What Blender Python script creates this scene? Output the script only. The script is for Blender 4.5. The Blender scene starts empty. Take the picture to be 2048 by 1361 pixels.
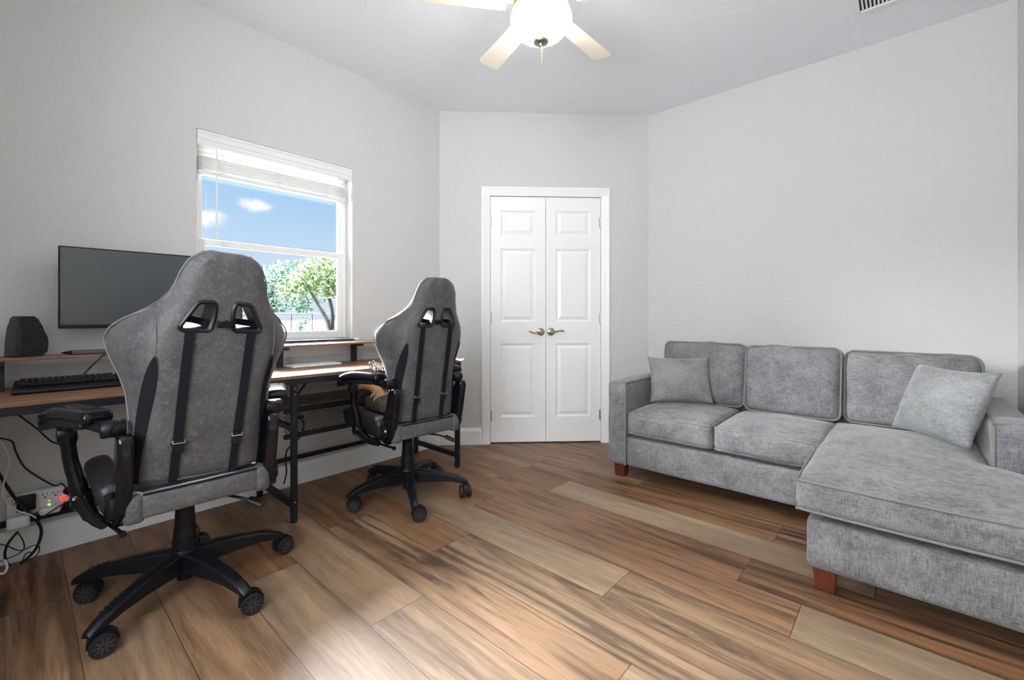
import bpy, bmesh, math, random
from mathutils import Vector, Matrix, noise
R = math.radians
random.seed(7)
C = bpy.context.scene.collection
SC = bpy.context.scene

# ------------------------------------------------------------------ camera, world, light, exposure
YAW = R(42.095)
cam = bpy.data.cameras.new('camera'); cam.sensor_width = 36; cam.lens = 884.2 / 2048 * 36
cam.shift_x = 8.2 / 2048; cam.shift_y = -46.5 / 2048; cam.clip_start = 0.02; cam.clip_end = 300
co = bpy.data.objects.new('camera', cam); C.objects.link(co)
co.location = (0, 0, 1.0518); co.rotation_euler = (R(90), 0, YAW); SC.camera = co

SC.view_settings.view_transform = 'Standard'; SC.view_settings.look = 'None'
SC.view_settings.exposure = 0.0; SC.view_settings.gamma = 1.0
try: SC.view_settings.use_curve_mapping = False
except Exception: pass
SC.cycles.use_denoising = True
SC.cycles.max_bounces = 10; SC.cycles.diffuse_bounces = 7; SC.cycles.transparent_max_bounces = 16
SC.cycles.sample_clamp_indirect = 8.0

SKY_GLOW = 140.0        # added sky glow, out of view, brightens the room through the window
LAMP = 36.0            # globe of the ceiling fan
HALL_FILL = 150.0            # added fill lamp in an unseen hallway behind the camera
SUN = 1.5

def make_world():
    w = bpy.data.worlds.new('world'); SC.world = w; w.use_nodes = True
    nt = w.node_tree; N = nt.nodes; L = nt.links; N.clear()
    out = N.new('ShaderNodeOutputWorld'); bg = N.new('ShaderNodeBackground')
    tc = N.new('ShaderNodeTexCoord'); sep = N.new('ShaderNodeSeparateXYZ')
    L.new(tc.outputs['Generated'], sep.inputs[0])
    def mr(sock, a, b, lo=0, hi=1):
        m = N.new('ShaderNodeMapRange'); m.interpolation_type = 'SMOOTHSTEP'
        L.new(sock, m.inputs[0]); m.inputs[1].default_value = a; m.inputs[2].default_value = b
        m.inputs[3].default_value = lo; m.inputs[4].default_value = hi; return m.outputs[0]
    def math_(op, a, b=None):
        m = N.new('ShaderNodeMath'); m.operation = op
        for i, v in enumerate((a, b)):
            if v is None: continue
            if isinstance(v, (int, float)): m.inputs[i].default_value = v
            else: L.new(v, m.inputs[i])
        return m.outputs[0]
    def mix(fac, a, b, bt='MIX'):
        m = N.new('ShaderNodeMix'); m.data_type = 'RGBA'; m.blend_type = bt
        if isinstance(fac, (int, float)): m.inputs[0].default_value = fac
        else: L.new(fac, m.inputs[0])
        for i, v in ((6, a), (7, b)):
            if isinstance(v, tuple): m.inputs[i].default_value = (*v, 1)
            else: L.new(v, m.inputs[i])
        return m.outputs[2]
    col = mix(mr(sep.outputs[2], 0.0, 0.30), (.72, .84, .97), (.40, .66, .98))
    nz = N.new('ShaderNodeTexNoise'); nz.inputs['Scale'].default_value = 16; nz.inputs['Detail'].default_value = 7
    L.new(tc.outputs['Generated'], nz.inputs['Vector'])
    tot = None
    for d, rad, sq in (((-.927, .308, .213), .036, 2.2), ((-.955, .231, .185), .042, 2.0)):
        sub = N.new('ShaderNodeVectorMath'); sub.operation = 'SUBTRACT'; L.new(tc.outputs['Generated'], sub.inputs[0]); sub.inputs[1].default_value = d
        mul = N.new('ShaderNodeVectorMath'); mul.operation = 'MULTIPLY'; L.new(sub.outputs[0], mul.inputs[0]); mul.inputs[1].default_value = (1, 1, sq)
        ln = N.new('ShaderNodeVectorMath'); ln.operation = 'LENGTH'; L.new(mul.outputs[0], ln.inputs[0])
        dist = math_('ADD', ln.outputs['Value'], math_('MULTIPLY', math_('SUBTRACT', nz.outputs[0], .5), .09))
        f = mr(dist, rad, rad * .35)
        tot = f if tot is None else math_('MAXIMUM', tot, f)
    col = mix(tot, col, (1.05, 1.06, 1.08))
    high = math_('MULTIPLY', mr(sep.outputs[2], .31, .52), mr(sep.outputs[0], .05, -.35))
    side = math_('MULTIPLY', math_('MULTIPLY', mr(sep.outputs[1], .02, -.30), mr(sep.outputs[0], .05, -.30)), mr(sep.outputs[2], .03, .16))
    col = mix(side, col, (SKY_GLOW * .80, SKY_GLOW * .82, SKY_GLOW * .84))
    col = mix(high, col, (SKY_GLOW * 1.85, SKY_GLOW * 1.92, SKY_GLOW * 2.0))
    # below the horizon: dull ground light
    col = mix(mr(sep.outputs[2], -.01, -.06), col, (.4, .4, .36))
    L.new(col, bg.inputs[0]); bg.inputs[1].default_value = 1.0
    L.new(bg.outputs[0], out.inputs[0])
    try: w.cycles.sampling_method = 'MANUAL'; w.cycles.sample_map_resolution = 1024
    except Exception: pass
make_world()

sun = bpy.data.lights.new('sun', 'SUN'); sun.energy = SUN; sun.angle = R(1); sun.color = (1, .96, .9)
so = bpy.data.objects.new('sun', sun); C.objects.link(so); so.rotation_euler = (0, R(42), R(25)); so.location = (6, 0, 8)
hall = bpy.data.lights.new('hall_fill', 'AREA'); hall.shape = 'RECTANGLE'; hall.size = 1.8; hall.size_y = 1.7
hall.energy = HALL_FILL; hall.color = (.93, .97, 1)
ho = bpy.data.objects.new('hall_fill', hall); C.objects.link(ho); ho.location = (-.55, -1.5, 1.72); ho.rotation_euler = (R(114), 0, R(24))

# ------------------------------------------------------------------ helpers
def tag(o, label=None, cat=None, group=None, kind=None):
    if label: o['label'] = label
    if cat: o['category'] = cat
    if group: o['group'] = group
    if kind: o['kind'] = kind
    return o
def empty(name, loc=(0, 0, 0), rz=0.0, parent=None):
    o = bpy.data.objects.new(name, None); o.empty_display_size = .1
    C.objects.link(o); o.location = loc; o.rotation_euler = (0, 0, rz)
    if parent: o.parent = parent
    return o

class MB:
    def __init__(s): s.bm = bmesh.new()
    def _add(s, vs, fs):
        V = [s.bm.verts.new(v) for v in vs]
        for f in fs:
            try: s.bm.faces.new([V[i] for i in f])
            except ValueError: pass
        return V
    def box(s, c, d, M=None):
        hx, hy, hz = d[0] / 2, d[1] / 2, d[2] / 2
        vs = [Vector((x * hx, y * hy, z * hz)) for x in (-1, 1) for y in (-1, 1) for z in (-1, 1)]
        if M is not None: vs = [M @ v for v in vs]
        vs = [v + Vector(c) for v in vs]
        s._add(vs, [(0, 1, 3, 2), (4, 6, 7, 5), (0, 4, 5, 1), (2, 3, 7, 6), (0, 2, 6, 4), (1, 5, 7, 3)]); return s
    def span(s, a, b):
        return s.box([(a[i] + b[i]) / 2 for i in range(3)], [abs(b[i] - a[i]) for i in range(3)])
    def bar(s, p, q, w, h, up=(0, 0, 1)):
        p, q = Vector(p), Vector(q); d = q - p; z = d.normalized(); u = Vector(up)
        if abs(z.dot(u)) > .95: u = Vector((1, 0, 0))
        x = z.cross(u).normalized(); y = x.cross(z)
        M = Matrix((x, y, z)).transposed()
        return s.box((p + q) / 2, (w, h, d.length), M)
    def tube(s, pts, r, seg=8, smooth=0, close=False, caps=True):
        P = [Vector(p) for p in pts]
        if smooth: P = catmull(P, smooth, close)
        n = len(P); rad = r if isinstance(r, (list, tuple)) else None
        rings = []; prev = None
        for i, p in enumerate(P):
            if close: t = P[(i + 1) % n] - P[i - 1]
            else: t = P[min(i + 1, n - 1)] - P[max(i - 1, 0)]
            t.normalize()
            if prev is None:
                a = Vector((0, 0, 1)) if abs(t.z) < .9 else Vector((1, 0, 0))
                x = t.cross(a).normalized()
            else: x = (prev - t * prev.dot(t)).normalized()
            prev = x; y = t.cross(x)
            rr = rad[min(i * len(rad) // n, len(rad) - 1)] if rad else r
            rings.append([s.bm.verts.new(p + x * math.cos(2 * math.pi * k / seg) * rr + y * math.sin(2 * math.pi * k / seg) * rr) for k in range(seg)])
        m = n if close else n - 1
        for i in range(m):
            A, B = rings[i], rings[(i + 1) % n]
            for k in range(seg): s.bm.faces.new((A[k], A[(k + 1) % seg], B[(k + 1) % seg], B[k]))
        if not close and caps:
            s.bm.faces.new(rings[0][::-1]); s.bm.faces.new(rings[-1])
        return s
    def lathe(s, prof, c=(0, 0, 0), seg=24, M=None):
        rings = []
        for r, z in prof:
            if r < 1e-5:
                v = Vector((0, 0, z)); v = M @ v if M is not None else v
                rings.append([s.bm.verts.new(v + Vector(c))]); continue
            ring = []
            for k in range(seg):
                v = Vector((r * math.cos(2 * math.pi * k / seg), r * math.sin(2 * math.pi * k / seg), z))
                if M is not None: v = M @ v
                ring.append(s.bm.verts.new(v + Vector(c)))
            rings.append(ring)
        for A, B in zip(rings, rings[1:]):
            for k in range(seg):
                k2 = (k + 1) % seg
                if len(A) == 1 and len(B) == 1: continue
                if len(A) == 1: s.bm.faces.new((A[0], B[k2], B[k]))
                elif len(B) == 1: s.bm.faces.new((A[k], A[k2], B[0]))
                else: s.bm.faces.new((A[k], A[k2], B[k2], B[k]))
        for ring, rev in ((rings[0], True), (rings[-1], False)):
            if len(ring) > 1: s.bm.faces.new(ring[::-1] if rev else ring)
        return s
    def prism(s, poly, fn, t0, t1):
        """poly: 2-d outline; fn(a, b, t) -> 3-d; extruded from t0 to t1"""
        n = len(poly)
        A = [s.bm.verts.new(fn(a, b, t0)) for a, b in poly]; B = [s.bm.verts.new(fn(a, b, t1)) for a, b in poly]
        s.bm.faces.new(A[::-1]); s.bm.faces.new(B)
        for k in range(n): s.bm.faces.new((A[k], A[(k + 1) % n], B[(k + 1) % n], B[k]))
        return s
    def grid(s, fn, us, vs, closed_u=False):
        G = [[s.bm.verts.new(fn(u, v)) for u in us] for v in vs]
        nu = len(us)
        for j in range(len(vs) - 1):
            for i in range(nu if closed_u else nu - 1):
                s.bm.faces.new((G[j][i], G[j][(i + 1) % nu], G[j + 1][(i + 1) % nu], G[j + 1][i]))
        return G
    def soft(s, c, half, r, crown=(0, 0, 0, 0, 0, 0), n=10, M=None, wrinkle=0.0, wscale=6.0, seed=0.0, shape=None):
        """cushion: rounded box whose six faces (-x +x -y +y -z +z) can bulge"""
        half = Vector(half); inner = Vector([max(h - r, 1e-4) for h in half])
        def axis_pts(h, i):
            e = [-h + r * t for t in (0, .2, .5, 1)] if h > r else [-h, 0]
            m = [-i + 2 * i * k / n for k in range(1, n)]
            return sorted(set([round(v, 5) for v in e + m + [-v for v in e]]))
        ax = [axis_pts(half[k], inner[k]) for k in range(3)]
        cache = {}
        def vert(p):
            key = tuple(round(v, 5) for v in p)
            if key in cache: return cache[key]
            q = Vector([max(-inner[k], min(inner[k], p[k])) for k in range(3)])
            d = Vector(p) - q
            nrm = d.normalized() if d.length > 1e-9 else Vector((0, 0, 0))
            o = q + nrm * r if d.length > 1e-9 else Vector(p)
            f = [1 - min(1, (abs(o[k]) / half[k])) ** 2.6 for k in range(3)]
            for k in range(3):
                a, b = [j for j in range(3) if j != k]
                w = max(0, f[a]) * max(0, f[b]); w = w ** .7
                if p[k] <= -half[k] + 1e-6: o[k] -= crown[2 * k] * w
                if p[k] >= half[k] - 1e-6: o[k] += crown[2 * k + 1] * w
            if shape: o = shape(o)
            if wrinkle:
                q2 = o * wscale + Vector((seed, seed * 1.7, -seed))
                o = o + nrm * (noise.noise(q2) * wrinkle + noise.noise(q2 * 2.7) * wrinkle * .4)
            if M is not None: o = M @ o
            cache[key] = s.bm.verts.new(o + Vector(c)); return cache[key]
        for k in range(3):
            a, b = [(1, 2), (2, 0), (0, 1)][k]
            for sg in (-1, 1):
                for i in range(len(ax[a]) - 1):
                    for j in range(len(ax[b]) - 1):
                        def mk(x, y):
                            p = [0, 0, 0]; p[k] = sg * half[k]; p[a] = x; p[b] = y; return vert(p)
                        vs = [mk(ax[a][i], ax[b][j]), mk(ax[a][i + 1], ax[b][j]), mk(ax[a][i + 1], ax[b][j + 1]), mk(ax[a][i], ax[b][j + 1])]
                        if sg < 0: vs = vs[::-1]
                        if len(set(vs)) == 4:
                            try: s.bm.faces.new(vs)
                            except ValueError: pass
        return s
    def xform(s, M):
        bmesh.ops.transform(s.bm, matrix=M, verts=s.bm.verts); return s
    def build(s, name, mat, parent=None, bevel=0.0, seg=2, smooth=True, angle=40, subsurf=0, fixn=True, weld=0.0):
        if weld: bmesh.ops.remove_doubles(s.bm, verts=s.bm.verts, dist=weld)
        if fixn: bmesh.ops.recalc_face_normals(s.bm, faces=s.bm.faces)
        me = bpy.data.meshes.new(name); s.bm.to_mesh(me); s.bm.free()
        me.materials.append(mat)
        if smooth:
            me.shade_smooth()
            if angle < 180: me.set_sharp_from_angle(angle=R(angle))
        o = bpy.data.objects.new(name, me); C.objects.link(o)
        if parent: o.parent = parent
        if bevel:
            m = o.modifiers.new('bevel', 'BEVEL'); m.width = bevel; m.segments = seg; m.limit_method = 'ANGLE'; m.angle_limit = R(35); m.harden_normals = False
        if subsurf:
            m = o.modifiers.new('sub', 'SUBSURF'); m.levels = subsurf; m.render_levels = subsurf
        return o

def catmull(P, k, close=False):
    out = []; n = len(P)
    rng = range(n) if close else range(n - 1)
    for i in rng:
        if close: a, b, c, d = P[i - 1], P[i], P[(i + 1) % n], P[(i + 2) % n]
        else: a, b, c, d = P[max(i - 1, 0)], P[i], P[i + 1], P[min(i + 2, n - 1)]
        for j in range(k):
            t = j / k
            out.append(.5 * ((2 * b) + (c - a) * t + (2 * a - 5 * b + 4 * c - d) * t * t + (3 * b - a - 3 * c + d) * t ** 3))
    if not close: out.append(P[-1].copy())
    return out
def lerp_tab(tab, v):
    if v <= tab[0][0]: return tab[0][1]
    for (a, x), (b, y) in zip(tab, tab[1:]):
        if v <= b:
            t = (v - a) / (b - a); t = t * t * (3 - 2 * t) * .35 + t * .65
            return x + (y - x) * t
    return tab[-1][1]

# ------------------------------------------------------------------ materials
class NT:
    def __init__(s, name):
        s.m = bpy.data.materials.new(name); s.m.use_nodes = True
        s.t = s.m.node_tree; s.N = s.t.nodes; s.L = s.t.links; s.N.clear()
        s.out = s.N.new('ShaderNodeOutputMaterial'); s.b = s.N.new('ShaderNodeBsdfPrincipled')
        s.L.new(s.b.outputs[0], s.out.inputs[0])
    def set(s, k, v):
        if isinstance(v, (int, float)): s.b.inputs[k].default_value = v
        elif isinstance(v, tuple): s.b.inputs[k].default_value = (*v, 1) if len(v) == 3 else v
        else: s.L.new(v, s.b.inputs[k])
        return s
    def coord(s, kind='Object', scale=(1, 1, 1)):
        tc = s.N.new('ShaderNodeTexCoord'); mp = s.N.new('ShaderNodeMapping'); mp.inputs['Scale'].default_value = scale
        s.L.new(tc.outputs[kind], mp.inputs[0]); return mp.outputs[0]
    def noise(s, vec, scale, detail=4, rough=.55, dist=0.0):
        n = s.N.new('ShaderNodeTexNoise'); s.L.new(vec, n.inputs['Vector']); n.inputs['Scale'].default_value = scale
        n.inputs['Detail'].default_value = detail; n.inputs['Roughness'].default_value = rough; n.inputs['Distortion'].default_value = dist
        return n.outputs[0]
    def ramp(s, f, stops):
        r = s.N.new('ShaderNodeValToRGB'); s.L.new(f, r.inputs[0]); e = r.color_ramp.elements
        while len(e) < len(stops): e.new(.5)
        for k, (p, c) in enumerate(stops):
            e[k].position = p; e[k].color = (*c, 1) if isinstance(c, tuple) else (c, c, c, 1)
        return r.outputs[0]
    def mix(s, f, a, b, bt='MIX'):
        m = s.N.new('ShaderNodeMix'); m.data_type = 'RGBA'; m.blend_type = bt
        for i, v in ((0, f), (6, a), (7, b)):
            if isinstance(v, (int, float)): m.inputs[i].default_value = v if i == 0 else (v, v, v, 1)
            elif isinstance(v, tuple): m.inputs[i].default_value = (*v, 1)
            else: s.L.new(v, m.inputs[i])
        return m.outputs[2]
    def math(s, op, a, b=None, c=None):
        m = s.N.new('ShaderNodeMath'); m.operation = op
        for i, v in enumerate((a, b, c)):
            if v is None: continue
            if isinstance(v, (int, float)): m.inputs[i].default_value = v
            else: s.L.new(v, m.inputs[i])
        return m.outputs[0]
    def bump(s, h, strength=.3, dist=.002):
        b = s.N.new('ShaderNodeBump'); b.inputs['Strength'].default_value = strength; b.inputs['Distance'].default_value = dist
        s.L.new(h, b.inputs['Height']); s.L.new(b.outputs[0], s.b.inputs['Normal']); return s

def plain(name, col, rough=.5, metal=0.0, spec=.5, var=.06, scale=12.0, coat=0.0):
    t = NT(name); v = t.coord(); n = t.noise(v, scale, 3)
    lo = tuple(c * (1 - var) for c in col); hi = tuple(min(1, c * (1 + var)) for c in col)
    t.set('Base Color', t.mix(n, lo, hi)).set('Roughness', rough).set('Metallic', metal).set('Specular IOR Level', spec)
    if coat: t.set('Coat Weight', coat)
    return t.m
def textured_paint(name, col, scale=70, strength=.32, rough=.62, dist=.004):
    t = NT(name); v = t.coord(); n = t.noise(v, scale, 3, .5, .4)
    t.set('Base Color', col).set('Roughness', rough).set('Specular IOR Level', .3)
    t.bump(t.ramp(n, [(.35, 0.0), (.65, 1.0)]), strength, dist); return t.m
def emit(name, col, s):
    t = NT(name); t.set('Base Color', tuple(min(1, c) for c in col)).set('Emission Color', col).set('Emission Strength', s); return t.m

MT = {}
MT['wall'] = textured_paint('wall_paint', (.600, .596, .586))
MT['ceil'] = textured_paint('ceiling_paint', (.865, .89, .935), 90, .28)
MT['trim'] = plain('white_trim', (.86, .86, .855), .32, var=.01)
MT['vinyl'] = plain('white_vinyl', (.84, .84, .83), .35, var=.01)
MT['blind'] = plain('blind_white', (.80, .80, .79), .45, var=.02)
MT['black_metal'] = plain('black_powder_coat', (.008, .010, .016), .42, spec=.35, var=.2, scale=60)
MT['plastic'] = plain('black_plastic', (.006, .0065, .009), .36, spec=.28, var=.2, scale=30)
MT['gloss'] = plain('gloss_black_plastic', (.004, .004, .006), .14, spec=.35, var=.1)
MT['rubber'] = plain('dark_rubber', (.010, .010, .010), .5, spec=.35, var=.25, scale=40)
MT['strap'] = plain('black_webbing', (.006, .007, .011), .8, spec=.2, var=.3, scale=200)
MT['nickel'] = plain('satin_bronze', (.42, .36, .28), .22, 1.0)
MT['hinge'] = plain('satin_nickel', (.55, .54, .52), .35, 1.0)
MT['brass'] = plain('pale_brass', (.75, .58, .30), .25, 1.0)
MT['pewter'] = plain('pewter', (.42, .41, .37), .3, 1.0)
MT['silver'] = plain('polished_silver', (.85, .84, .80), .15, 1.0)
MT['blade'] = plain('cream_blade', (.86, .78, .66), .45, var=.03, scale=5)
MT['foot'] = plain('red_brown_foot', (.105, .022, .008), .35, var=.25, scale=18)
MT['white_plastic'] = plain('white_plastic', (.80, .80, .80), .38, var=.01)
MT['white_cable'] = plain('white_cable', (.72, .72, .74), .4, var=.02)
MT['cable'] = plain('black_cable', (.008, .008, .010), .45, var=.1)
MT['paper'] = plain('paper', (.85, .84, .82), .7, var=.02)
MT['dark'] = plain('painted_shade', (.02, .02, .02), .9)  # near-black paint standing in for shade in closet and vent
MT['hall'] = plain('hall_paint', (.60, .59, .57), .7, var=.01)
MT['globe'] = emit('lit_globe', (1.0, .985, .955), LAMP)
MT['led_green'] = emit('green_led', (.1, 1.0, .15), 4)
MT['led_red'] = emit('red_switch', (1.0, .03, .02), 2.0)
MT['led_dim'] = emit('orange_led', (1.0, .28, .16), .9)

def mat_glass():
    t = NT('window_glass'); N, L = t.N, t.L; N.remove(t.b)
    tr = N.new('ShaderNodeBsdfTransparent'); tr.inputs[0].default_value = (.985, .99, .99, 1)
    gl = N.new('ShaderNodeBsdfGlossy'); gl.inputs['Roughness'].default_value = .01
    fr = N.new('ShaderNodeFresnel'); fr.inputs[0].default_value = 1.45
    mx = N.new('ShaderNodeMixShader'); L.new(fr.outputs[0], mx.inputs[0]); L.new(tr.outputs[0], mx.inputs[1]); L.new(gl.outputs[0], mx.inputs[2])
    L.new(mx.outputs[0], t.out.inputs[0]); return t.m
MT['glass'] = mat_glass()

def mat_floor():
    t = NT('vinyl_planks'); N, L = t.N, t.L
    at = N.new('ShaderNodeVertexColor'); at.layer_name = 'tone'
    sp = N.new('ShaderNodeSeparateColor'); L.new(at.outputs[0], sp.inputs[0])
    tone, dk, sd = sp.outputs[0], sp.outputs[1], sp.outputs[2]
    uv = N.new('ShaderNodeUVMap'); uv.uv_map = 'plank'
    uv2 = N.new('ShaderNodeUVMap'); uv2.uv_map = 'plank_far'
    cb = N.new('ShaderNodeCombineXYZ'); L.new(t.math('MULTIPLY', sd, 37.0), cb.inputs[0]); L.new(t.math('MULTIPLY', sd, 91.0), cb.inputs[1])
    ad = N.new('ShaderNodeVectorMath'); ad.operation = 'ADD'; L.new(uv.outputs[0], ad.inputs[0]); L.new(cb.outputs[0], ad.inputs[1])
    def mapped(sc):
        mp = N.new('ShaderNodeMapping'); mp.inputs['Scale'].default_value = sc; L.new(ad.outputs[0], mp.inputs[0]); return mp.outputs[0]
    broad = t.noise(mapped((.8, 6.5, 1)), 1.0, 5, .62, .9)
    streak = t.noise(mapped((1.0, 13, 1)), 1.0, 7, .66, 1.5)
    grain = t.noise(mapped((9, 260, 1)), 1.0, 4, .6, .6)
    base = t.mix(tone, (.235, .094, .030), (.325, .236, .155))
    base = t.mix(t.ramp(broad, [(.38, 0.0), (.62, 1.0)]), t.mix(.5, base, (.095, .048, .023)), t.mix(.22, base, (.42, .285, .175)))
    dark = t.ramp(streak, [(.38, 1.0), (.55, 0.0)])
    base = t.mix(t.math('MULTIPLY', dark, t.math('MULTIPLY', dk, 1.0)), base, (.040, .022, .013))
    base = t.mix(.45, base, t.ramp(grain, [(.3, .22), (.7, .72)]), 'OVERLAY')
    s1 = N.new('ShaderNodeSeparateXYZ'); L.new(uv.outputs[0], s1.inputs[0])
    s2 = N.new('ShaderNodeSeparateXYZ'); L.new(uv2.outputs[0], s2.inputs[0])
    e = t.math('MINIMUM', t.math('MINIMUM', s1.outputs[0], s1.outputs[1]), t.math('MINIMUM', s2.outputs[0], s2.outputs[1]))
    seam = t.math('LESS_THAN', e, .0016)
    base = t.mix(t.math('MULTIPLY', seam, .75), base, (.03, .02, .014))
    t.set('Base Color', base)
    t.set('Roughness', t.math('MULTIPLY_ADD', grain, .20, .40)).set('Specular IOR Level', .5)
    t.bump(t.math('SUBTRACT', grain, t.math('MULTIPLY', seam, 1.5)), .22, .0012)
    return t.m
MT['floor'] = mat_floor()

def mat_wood(name, a, b, d, along=(1.6, 1.2, 1.6), scale=1.0, rough=.38):
    t = NT(name); v = t.coord('Object', (14 * scale, 1.1 * scale, 14 * scale)); n = t.noise(v, 2.0, 6, .6, .9)
    v2 = t.coord('Object', (90, 5, 90)); g = t.noise(v2, 1.5, 4)
    col = t.mix(t.ramp(n, [(.35, 0.0), (.65, 1.0)]), a, b)
    col = t.mix(t.ramp(g, [(.35, .55), (.6, 0.0)]), col, d)
    t.set('Base Color', col).set('Roughness', rough).bump(g, .12, .001); return t.m
MT['desk_wood'] = mat_wood('rustic_brown_board', (.20, .095, .052), (.33, .175, .10), (.07, .032, .02))
MT['desk_edge'] = MT['desk_wood']

def mat_leather():
    t = NT('distressed_grey_suede'); v = t.coord()
    n1 = t.noise(v, 9, 5, .6); n2 = t.noise(v, 55, 6, .7, 1.5); n3 = t.noise(v, 260, 3)
    c = t.mix(t.ramp(n1, [(.3, 0.0), (.7, 1.0)]), (.043, .043, .047), (.082, .081, .083))
    c = t.mix(t.ramp(n2, [(.50, 0.0), (.72, .55)]), c, (.20, .195, .19))
    t.set('Base Color', c).set('Roughness', .62).set('Specular IOR Level', .45)
    try: t.set('Sheen Weight', .12).set('Sheen Roughness', .4)
    except Exception: pass
    t.bump(n3, .15, .0008); return t.m
MT['leather'] = mat_leather()
MT['dark_leather'] = plain('black_leatherette', (.016, .016, .019), .42, spec=.4, var=.3, scale=40)
MT['spoke'] = plain('caster_spokes', (.055, .055, .058), .4)
MT['chair_highlight'] = plain('grey_highlight_piping', (.15, .15, .15), .6, var=.1)
MT['stitch'] = plain('pale_stitching', (.13, .127, .12), .7, var=.1)

def mat_sofa(name, lo, hi, sc=1.0):
    t = NT(name)
    a = t.noise(t.coord('Object', (38 * sc, 38 * sc, 300 * sc)), 1.0, 5, .75)
    b = t.noise(t.coord('Object', (300 * sc, 300 * sc, 38 * sc)), 1.0, 5, .75)
    p = t.noise(t.coord(), 7, 5, .65, .5)
    w = t.math('MULTIPLY_ADD', t.math('ADD', a, b), .5, t.math('MULTIPLY', t.math('SUBTRACT', p, .5), .34))
    c = t.ramp(w, [(.39, lo), (.60, hi)])
    t.set('Base Color', c).set('Roughness', .78).set('Specular IOR Level', .25)
    try: t.set('Sheen Weight', .35).set('Sheen Roughness', .35)
    except Exception: pass
    t.bump(t.math('ADD', a, b), .35, .0015); return t.m
MT['sofa'] = mat_sofa('grey_chenille', (.095, .094, .097), (.275, .274, .280))
MT['pillow'] = mat_sofa('grey_chenille_pillow', (.155, .154, .158), (.32, .32, .327))
MT['sofa_pipe'] = plain('sofa_piping', (.20, .188, .172), .8, var=.15, scale=90)

def mat_mesh_metal():
    return MT['black_metal']
def mat_screen():
    t = NT('monitor_panel'); v = t.coord(); n = t.noise(v, 3, 2)
    t.set('Base Color', (.030, .036, .043)).set('Roughness', .33).set('Specular IOR Level', .9); return t.m
MT['screen'] = mat_screen()
def mat_stone():
    t = NT('black_banded_stone'); v = t.coord('Object', (1, 1, 6)); n = t.noise(v, 14, 6, .7, 1.2)
    n2 = t.noise(t.coord(), 30, 5, .7, 2.0)
    c = t.ramp(n, [(.4, (.004, .004, .005)), (.58, (.012, .012, .013)), (.68, (.05, .047, .043))])
    c = t.mix(t.ramp(n2, [(.66, 0.0), (.72, .8)]), c, (.20, .15, .10))
    t.set('Base Color', c).set('Roughness', .42).set('Specular IOR Level', .3); t.bump(n2, .3, .002); return t.m
MT['stone'] = mat_stone()
MT['stone_dark'] = plain('polished_black_stone', (.008, .008, .010), .25)
def mat_fur():
    t = NT('brown_fur'); n = t.noise(t.coord(), 120, 5, .8, 1.0)
    t.set('Base Color', t.ramp(n, [(.35, (.02, .012, .008)), (.62, (.07, .038, .022)), (.76, (.34, .22, .12))])).set('Roughness', .7); t.bump(n, .8, .004); return t.m
MT['fur'] = mat_fur()
MT['tan'] = plain('tan_plush', (.48, .24, .11), .7, var=.2, scale=30)
MT['tuft'] = plain('beige_fluff', (.42, .33, .22), .8, var=.4, scale=150)
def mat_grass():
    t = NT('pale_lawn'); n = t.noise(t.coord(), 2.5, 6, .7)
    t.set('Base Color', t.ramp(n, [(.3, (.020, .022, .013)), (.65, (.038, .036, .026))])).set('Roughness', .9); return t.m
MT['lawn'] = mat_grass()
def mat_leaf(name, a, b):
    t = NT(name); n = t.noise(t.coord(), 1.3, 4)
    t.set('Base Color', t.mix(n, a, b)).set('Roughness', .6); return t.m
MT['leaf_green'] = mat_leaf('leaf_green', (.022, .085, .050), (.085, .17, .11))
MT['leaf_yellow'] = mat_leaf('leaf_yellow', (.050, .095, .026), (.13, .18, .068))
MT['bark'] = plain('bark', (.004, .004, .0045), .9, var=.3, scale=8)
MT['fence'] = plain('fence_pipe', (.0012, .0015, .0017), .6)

# ------------------------------------------------------------------ the room
XL, YR, XS, YF, H = -2.85, 3.552, .434, -.42, 2.743
P1 = Vector((XL, 2.3175, 0)); P2 = Vector((-1.6155, YR, 0))
def struct(o): o['kind'] = 'structure'; return o

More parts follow.
